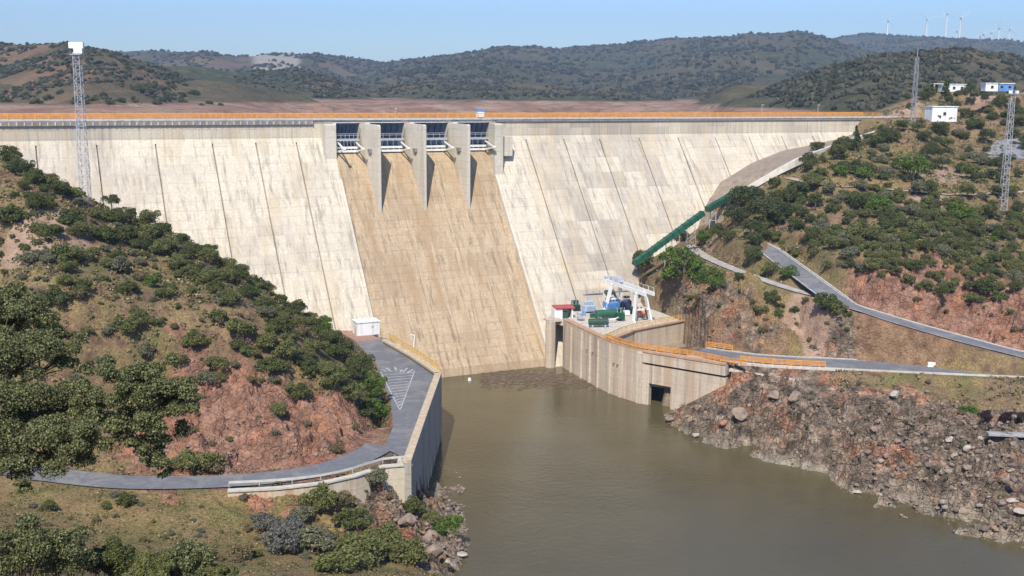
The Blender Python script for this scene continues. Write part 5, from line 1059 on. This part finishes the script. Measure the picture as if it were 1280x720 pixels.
# small tufts of dry grass and low scrub that cover the slopes
def tufts(name, k, x0, x1, y0, y1, s0, s1, m, label, cond, nl=9):
    x = rng.uniform(x0, x1, k); y = rng.uniform(y0, y1, k); z = ground(x[None], y[None])[0]; dn = fbm(x/7, y/7, 3)
    u_ = x*AX[0]+(y-300)*AX[1]; wv = x*NX[0]+(y-300)*NX[1]; keep = (z > .6) & (np.abs(x/y) < .52) & (dn > -.12+rng.uniform(-.2, .2, k)) & cond(x, y) & ~((wv < 3+SLP*np.maximum(ZV-z, 0)) & (u_ < 126)) & (sdist(PPLAT, x, y) > .6) & (polyd(DECK, x, y) > .6) & (polyd(YARD, x, y) > .6)
    for (Q, hw) in RS: 
        Qs = Q[::2]; dd = np.min(np.hypot(x[:, None]-Qs[None, :, 0], y[:, None]-Qs[None, :, 1]), axis=1); keep &= dd > hw+.5
    x, y, z = x[keep], y[keep], z[keep]; n_ = len(x); s = rng.uniform(s0, s1, n_)*rng.choice([.7, 1, 1.4], n_); d = rdirs(n_*nl).reshape(n_, nl, 3); d[..., 2] = np.abs(d[..., 2])*.8
    P = np.stack([x, y, z], 1)[:, None]+d*s[:, None, None]*rng.uniform(.4, 1, (n_, nl, 1)); Nn = (d+rdirs(n_*nl).reshape(n_, nl, 3)*.7).reshape(-1, 3); Nn /= np.linalg.norm(Nn, axis=1)[:, None]
    V, F = leaf_quads(P.reshape(-1, 3), Nn, 1.0); V = (V.reshape(-1, 4, 3)-P.reshape(-1, 1, 3))*np.repeat(s, nl)[:, None, None]*.75+P.reshape(-1, 1, 3); link(name, mesh_np(name, V.reshape(-1, 3), F), m, kind='stuff', label=label, cat='ground cover')
NG = NT('tuft_leaf'); gi = NG.n('NewGeometry'); NG.col(NG.ramp(gi.outputs['Random Per Island'], [(0, (.06, .062, .03)), (.35, (.10, .10, .038)), (.65, (.17, .145, .06)), (.9, (.27, .21, .11)), (1, (.33, .27, .19))])); NG.b.inputs['Specular IOR Level'].default_value = .15
calm_ = lambda x, y: np.maximum.reduce([msk(ROCKS, x, y), msk(ROCKS2, x, y), msk(ROCKS3, x, y), msk(BANK, x, y)]) < rng.uniform(.15, .75, x.shape)
tufts('hill_tufts', 30000, -130, -20, 145, 255, .22, .62, NG.m, 'low dry scrub and grass tufts covering the left hillside', calm_)
tufts('hill_tufts', 42000, 25, 190, 200, 400, .25, .7, NG.m, 'low dry scrub and grass tufts covering the right hillside', calm_)
tufts('grass_tufts', 16000, -85, 0, 60, 152, .10, .34, NG.m, 'dry grass tufts on the near slope below the left road', lambda x, y: x < 1e9)
# ------------------------------------------------------------------ buildings on the right hill
def bld(px, py, wm, dm, hm, m, name, label, rz=0, roof=None, win=2, cat='building', flat=True):
    P = hit(px, py) or atD(px, py, 380); o = empty(name, (P[0], P[1]+dm/2, P[2]-.3), rz, label=label, cat=cat)
    m_ = MB(); m_.box((0, 0, hm/2), (wm, dm, hm)); m_.build('wall', m, o, bev=.04); m_ = MB(); m_.box((0, 0, hm+.12), (wm+.5, dm+.5, .24)); m_.build('roof', roof or m, o)
    for i in range(win):
        x = -wm/2+wm*(i+.5)/win; w_ = MB().box((x, -dm/2-.02, hm*.55), (.9, .08, .9)).build('window', M_DARK, o); MB().box((x, -dm/2-.05, hm*.55-.5), (1.1, .14, .1)).build('sill', M_CONCP, w_)
    return o
bld(1179, 152, 8.2, 5, 4.6, M_WH, 'white_building', 'square white building among trees below the hilltop', .12, win=1)
bld(1192, 114, 8.6, 4, 2.6, M_WH, 'white_building', 'long low white building on the hilltop, left of the hilltop trees', .05, win=3)
bld(1240, 113, 4.4, 4, 2.6, M_WH, 'white_building', 'short white hilltop building beside the blue one', 0, win=1)
bld(1257, 113, 5.4, 4, 2.5, M_BLUEP, 'blue_building', 'blue and white hilltop building near the right edge', 0, win=2, roof=M_WH)
P = hit(1173, 115) or atD(1173, 115, 380); o = empty('pavilion', P, label='open grey pavilion with posts at the left end of the hilltop buildings', cat='pavilion')
m_ = MB(); m_.box((0, 0, 2.9), (5.2, 3.6, .35)); m_.build('roof', M_CONCP, o)
for sx in (-2.2, 0, 2.2): m_ = MB(); m_.box((sx, -1.4, 1.2), (.4, .4, 3.2)); m_.build('post', M_CONCP, o)
m_ = MB(); m_.box((0, 1.5, 1.2), (4.8, .2, 3.0)); m_.build('back_wall', M_DARK, o)
q_ = dam(-29, -2, H); o = empty('hoist_cabin', dam(-8.5, -3, H), AZ, label='small white hoist cabin on the crest above the last gate', cat='cabin')
m_ = MB(); m_.box((0, 0, 1.1), (1.8, 1.5, 1.6)); m_.build('body', M_WH, o); m_ = MB(); m_.box((0, 0, 2.0), (2.2, 1.8, .25)); m_.build('roof', M_BLUEP, o)
for u, lb_ in ((-31.2, 'short lamp post on the crest above the second spillway pier'), (88, 'thin lamp post on the crest near its right end'), (110, 'short lamp post on the crest close to the right abutment')):
    h_ = 3.6 if u > 0 else 2.4; o = empty('lamp_post', dam(u, -6.8, H), AZ, label=lb_, cat='lamp post'); m_ = MB(); m_.tube([(0, 0, 0), (0, 0, h_)], .09, 7, r2=.06); m_.build('pole', M_STEEL, o); m_ = MB(); m_.box((0, -.35, h_), (.25, .9, .14)); m_.build('lamp_head', M_WH, o)

# ------------------------------------------------------------------ wind turbines on the far ridge
def turbine(px, pyb, pyt, ang, D_, label):
    g = ray(px, pyb); z0 = ZC+g[2]/g[1]*D_; top = atD(px, pyt, D_); gz = far1(top[0], D_); hh = top[2]-min(gz, z0); o = empty('wind_turbine', (top[0], D_, min(gz, z0)), label=label, cat='wind turbine', group=None)
    m_ = MB(); m_.tube([(0, 0, -3), (0, 0, hh)], 4.0, 10, r2=2.4); m_.build('tower', M_WH, o); m_ = MB(); m_.box((0, 0, hh+1.6), (3.6, 9, 4.0)); m_.build('nacelle', M_WH, o); m_ = MB().tube([(0, -4.5, hh+1.6), (0, -7, hh+1.6)], 1.9, 10, r2=.9); hb_ = m_.build('hub', M_WH, o)
    for k in range(3): a_ = ang+k*2.094; L_ = 33; m_ = MB(); m_.bar((0, -6, hh+1.6), (math.sin(a_)*L_*.3, -6, hh+1.6+math.cos(a_)*L_*.3), 3.6, 1.0); m_.bar((math.sin(a_)*L_*.3, -6, hh+1.6+math.cos(a_)*L_*.3), (math.sin(a_)*L_, -6, hh+1.6+math.cos(a_)*L_), 2.6, .7); m_.build('blade', M_WH, hb_)
for px, yb, yt, an_, D_, lb_ in [(1110,47,26,.3,3820,'white wind turbine on the ridge, leftmost of the row'),(1159,48,25,1.2,3820,'white wind turbine on the ridge, second from left'),(1184,48,17,0.1,3760,'tallest wind turbine with one blade straight up'),(1201,49,23,.9,3800,'wind turbine just right of the tallest one'),(1196,49,39,.5,4300,'small distant turbine peeping between the two tall ones'),(1225,50,45,.2,4400,'tiny turbine top barely above the ridge'),(1229,50,43,.7,4350,'tiny turbine beside the barely visible one on the ridge'),(1239,51,41,.4,4100,'wind turbine fourth from the right end of the row, low'),(1249,52,35,.05,3900,'wind turbine second from the right end of the row'),(1262,53,37,.2,3900,'wind turbine at the right end of the row')]: turbine(px, yb, yt, an_, D_, lb_)

# ------------------------------------------------------------------ growth on the far hills
def clump_mesh(name, pts, szs, m, label, cat='scrub'):
    bm = bmesh.new(); bmesh.ops.create_icosphere(bm, subdivisions=1, radius=1); V0 = np.array([v.co[:] for v in bm.verts]); F0 = np.array([[q.index for q in f.verts] for f in bm.faces]); bm.free()
    k = len(pts); n0 = len(V0); sc_ = szs[:, None, None]*np.stack([np.ones(k), np.ones(k), rng.uniform(.55, 1.0, k)], 1)[:, None, :]; V = V0[None]*(1+rng.uniform(-.35, .35, (k, n0, 1)))*sc_+pts[:, None, :]+np.array([0, 0, 1])*szs[:, None, None]*.35
    F = (F0[None]+(np.arange(k)*n0)[:, None, None]).reshape(-1, 3); me = mesh_np(name, V.reshape(-1, 3), F, False); link(name, me, m, kind='stuff', label=label, cat=cat)
CL1 = NT('scrub_dark'); gi = CL1.n('NewGeometry'); CL1.col(CL1.ramp(gi.outputs['Random Per Island'], [(0, (.022, .025, .016)), (.6, (.046, .048, .031)), (1, (.095, .085, .06))])); CL1.b.inputs['Specular IOR Level'].default_value = .1
def hill_scatter(k, az0, az1, d0, d1, s0, s1, name, label, cond, thr=-.05, fq=60):
    a = rng.uniform(R_(az0), R_(az1), k); d = np.sqrt(rng.uniform(d0*d0, d1*d1, k)); x = d*np.tan(a); z, i = far(x, d); keep = cond(i)&(z > 57.3)&(fbm(x/fq, d/fq, 3) > thr+rng.uniform(-.15, .15, k)); clump_mesh(name, np.c_[x, d, z][keep], rng.uniform(s0, s1, keep.sum())**1, CL1.m, label)
hill_scatter(24000, 6, 34, 480, 1150, .8, 2.3, 'hill_scrub', 'dark scrub covering the rounded hill behind the right end of the dam', lambda i: (i == 6), -.12, 30)
hill_scatter(13000, -32, 5, 900, 1700, 1.0, 2.6, 'hill_scrub', 'green scrub covering the low hill behind the spillway', lambda i: i == 2, -.1, 50)
hill_scatter(15000, -36, -10, 560, 1100, .8, 2.4, 'hill_scrub', 'small scrub dotted over the bare brown hill beyond the left wing', lambda i: i == 1, -.05, 45)
hill_scatter(9000, -14, 12, 950, 1600, .9, 2.6, 'ridge_scrub', 'scrub on the low hills along the far shore', lambda i: i != 99, -.15, 60)
hill_scatter(40000, -36, 36, 1400, 3900, 1.8, 5.5, 'ridge_scrub', 'scrub and woods covering the distant ridges', lambda i: (i == 3) | (i == 4) | (i == 5), -.12, 150)
BM_ = [bpy.data.meshes.new_from_object(bpy.data.objects['shrub']) if False else m_.copy() for m_ in SH['dark']]
HB = [(8,128,26),(45,130,30),(60,124,24),(95,131,22),(106,131,22),(138,132,22),(150,128,20),(172,115,30),(186,110,26),(196,132,20),(150,104,18),(75,118,20),(30,122,20),(118,128,18),(210,122,18),(228,128,20),(242,120,24),(216,112,16),(160,88,20),(178,86,16),(232,108,14),(72,108,18),(75,96,16),(14,66,16),(40,62,14),(66,60,16),(88,62,16),(118,68,14),(140,72,16),(160,80,14),(130,84,14),(262,130,18),(276,132,14),(200,98,12),(252,132,12),(50,92,16),(100,84,14)]
t_ = np.arange(500, 1300, 4.)
for px, py, wp in HB:
    d = ray(px, py); z, _ = far(d[0]/d[1]*t_, t_); k = np.where(z > ZC+d[2]/d[1]*t_)[0]
    if not len(k): continue
    D_ = t_[k[0]]; x_ = d[0]/d[1]*D_; s = wp*.62/F_PX*D_/3.0; o = bpy.data.objects.new('shrub', random.choice(BM_)); COL.objects.link(o); o.location = (x_, D_, z[k[0]]-.3*s); o.scale = (s, s, s*.8); o.rotation_euler = (0, 0, random.uniform(0, 6)); tag(o, 'large dark shrub dotting the bare brown hill beyond the left wing', 'shrub', 'shrubs on the far left hill')
# ------------------------------------------------------------------ where each plant stands, in words; keep the 300 largest shrubs as things, merge the rest
def pix(P):
    y = P[1]*math.cos(TILT)-(P[2]-ZC)*math.sin(TILT); u = P[1]*math.sin(TILT)+(P[2]-ZC)*math.cos(TILT); X = F_PX*P[0]/y; Y = F_PX*u/y; c, s = math.cos(ROLL), math.sin(ROLL); return 640+X*c+Y*s, 360-(Y*c-X*s)
shr = [o for o in COL.objects if o.type == 'MESH' and o.name.split('.')[0] == 'shrub' and o.parent is None and 'label' in o]
def psz(o): return o.scale[0]*3*F_PX/max(20, math.hypot(o.location[0], o.location[1]))
off_frame = [o for o in shr if not (-25 < pix(o.location)[0] < 1305 and pix(o.location)[1] < 760)]
for o in off_frame: shr.remove(o); bpy.data.objects.remove(o)
shr.sort(key=lambda o: -psz(o)); rest = shr[295:]
if rest:
    Vs = []; Fs = []; mi = []; o_ = 0; ml = []
    for o in rest:
        me = o.data; V = np.empty(len(me.vertices)*3); me.vertices.foreach_get('co', V); V = V.reshape(-1, 3); F = np.arange(len(V)).reshape(-1, 4); M = np.array(Matrix.LocRotScale(o.location, o.rotation_euler, o.scale)); m0 = me.materials[0]
        if m0 not in ml: ml.append(m0)
        Vs.append(V@M[:3, :3].T+M[:3, 3]); Fs.append(F+o_); mi.append(np.full(len(F), ml.index(m0))); o_ += len(V)
    me = mesh_np('small_shrubs', np.concatenate(Vs), np.concatenate(Fs))
    for m0 in ml: me.materials.append(m0)
    me.polygons.foreach_set('material_index', np.concatenate(mi).astype(np.int32))
    for o in rest: bpy.data.objects.remove(o)
    link('small_shrubs', me, None, kind='stuff', label='small low scrub bushes dotted over both banks', cat='scrub')
ZONES = [(0,200,190,262,'on the ridge top behind the left mast'),(0,90,262,360,'on the left hillside near the left frame edge'),(90,200,262,330,'just below the ridge between the mast and the dam'),(200,300,262,345,'along the ridge line in front of the dam'),(300,400,340,405,'on the ridge close to the dam face'),(90,200,330,400,'on the open brown slope above the oak'),(200,300,345,420,'halfway up the brown slope'),(300,400,405,460,'on the steep flank above the red cutting'),(0,120,360,590,'around the oak crown'),(120,260,400,480,'on the slope right above the oak branches'),(260,350,420,500,'above the left part of the red cutting'),(350,420,440,520,'above the right part of the red cutting'),(400,500,395,455,'near the white hut'),(400,500,455,505,'beside the striped road marking'),(400,500,505,560,'at the inner bend of the platform'),(120,400,480,600,'at the foot of the red cutting by the road'),
 (0,140,600,680,'on the dry grass below the oak'),(140,300,600,680,'on the dry grass in the middle left'),(300,420,600,680,'below the cream road wall'),(420,600,595,660,'under the near corner of the platform'),(0,300,680,760,'at the bottom edge left'),(300,440,680,760,'at the bottom edge near the centre left'),(440,620,660,760,'on the rocks by the left waterline'),
 (770,870,240,345,'along the long green gallery'),(870,930,240,300,'by the upper green gallery'),(930,1000,225,300,'just above the road fork'),(870,1000,300,345,'between the two roads at the fork'),(780,930,345,470,'on the slope behind the gantry crane'),(930,1060,345,450,'between the upper and lower roads'),(1060,1290,385,456,'on the red cutting near the right edge'),(1000,1100,235,285,'just below the pale track, left part'),(1100,1190,235,285,'just below the pale track, middle part'),(1190,1300,235,285,'around the foot of the right mast'),(1000,1100,285,335,'in the scrub above the upper road, left part'),(1100,1190,285,335,'in the middle of the right hillside scrub'),(1190,1300,285,335,'in the right hillside scrub near the frame edge'),(1000,1140,335,400,'directly above the upper road'),(1140,1300,335,400,'on the brow of the red cutting'),
 (970,1060,150,235,'beside the white kerb wall'),(1060,1140,140,190,'near the end of the dam crest'),(1140,1215,140,190,'below the square white building'),(1215,1300,140,190,'by the grey concrete yard'),(1060,1140,190,235,'just above the pale track, left part'),(1140,1215,190,235,'just above the pale track, middle part'),(1215,1300,190,235,'just above the pale track by the right mast'),(1100,1300,90,140,'around the hilltop buildings'),(840,1100,455,600,'among the rocks near the powerhouse'),(1100,1300,455,680,'among the rocks near the right edge'),(0,330,50,140,'on the bare brown hill beyond the left wing')]
byl = {}
for o in list(COL.objects):
    if o.parent is None and o.get('group') and o.get('category') in ('shrub', 'tree'):
        px, py = pix(o.location); z_ = next((z[4] for z in ZONES if z[0] <= px < z[1] and z[2] <= py < z[3]), None)
        if z_ is None: z_ = 'at the outer edge of the picture'
        w_ = psz(o) if o['category'] == 'shrub' else psz(o)*1.35; sz_ = 'large' if w_ > 27 else 'medium' if w_ > 15 else 'small'
        k_ = ' '.join(o['label'].split(' on the ')[0].split(' in the ')[0].split(' beside ')[0].split(' around ')[0].split(' near ')[0].split(' among ')[0].split(' dotting ')[0].split()); 
        for w0 in ('large ',): k_ = k_[len(w0):] if k_.startswith(w0) else k_
        byl.setdefault(sz_+' '+k_+' '+z_, []).append((px, o))
ON = ['', 'second', 'third', 'fourth', 'fifth', 'sixth', 'seventh', 'eighth', 'ninth', 'tenth']
def ordn(i, n_):
    if n_ == 2: return ('left one', 'right one')[i]
    if n_ % 2 and i == n_//2: return 'middle one'
    j = i if i < n_/2 else n_-1-i; s_ = 'left' if i < n_/2 else 'right'; return s_+'most' if j == 0 else ON[j]+' from '+s_
for lb_, L_ in byl.items():
    L_.sort(key=lambda t: t[0])
    for i, (px, o) in enumerate(L_):
        t_ = lb_ if len(L_) == 1 or len(L_) > 19 else lb_+', '+ordn(i, len(L_))
        for cut in ('just ', 'directly ', 'round ', ' part', ' crown', 'medium ', 'small ', 'large '):
            if len(t_.replace(',', '').split()) > 16: t_ = t_.replace(cut, '')
        o['label'] = t_
# ------------------------------------------------------------------ haze
bm = bmesh.new(); bmesh.ops.create_cube(bm, size=1); me = bpy.data.meshes.new('haze'); bm.to_mesh(me); bm.free(); hz = bpy.data.objects.new('haze', me); COL.objects.link(hz); hz.scale = (9600, 5460, 420); hz.location = (0, 2670, 198); hz['kind'] = 'stuff'; tag(hz, 'thin blue air haze over the valley', 'haze')
hm = bpy.data.materials.new('haze'); hm.use_nodes = True; hn = hm.node_tree; hn.nodes.remove(hn.nodes['Principled BSDF']); pv = hn.nodes.new('ShaderNodeVolumePrincipled'); pv.inputs['Color'].default_value = (.62, .79, 1, 1); pv.inputs['Density'].default_value = 1.45e-4; pv.inputs['Anisotropy'].default_value = .2; hn.links.new(pv.outputs[0], hn.nodes['Material Output'].inputs['Volume']); me.materials.append(hm)
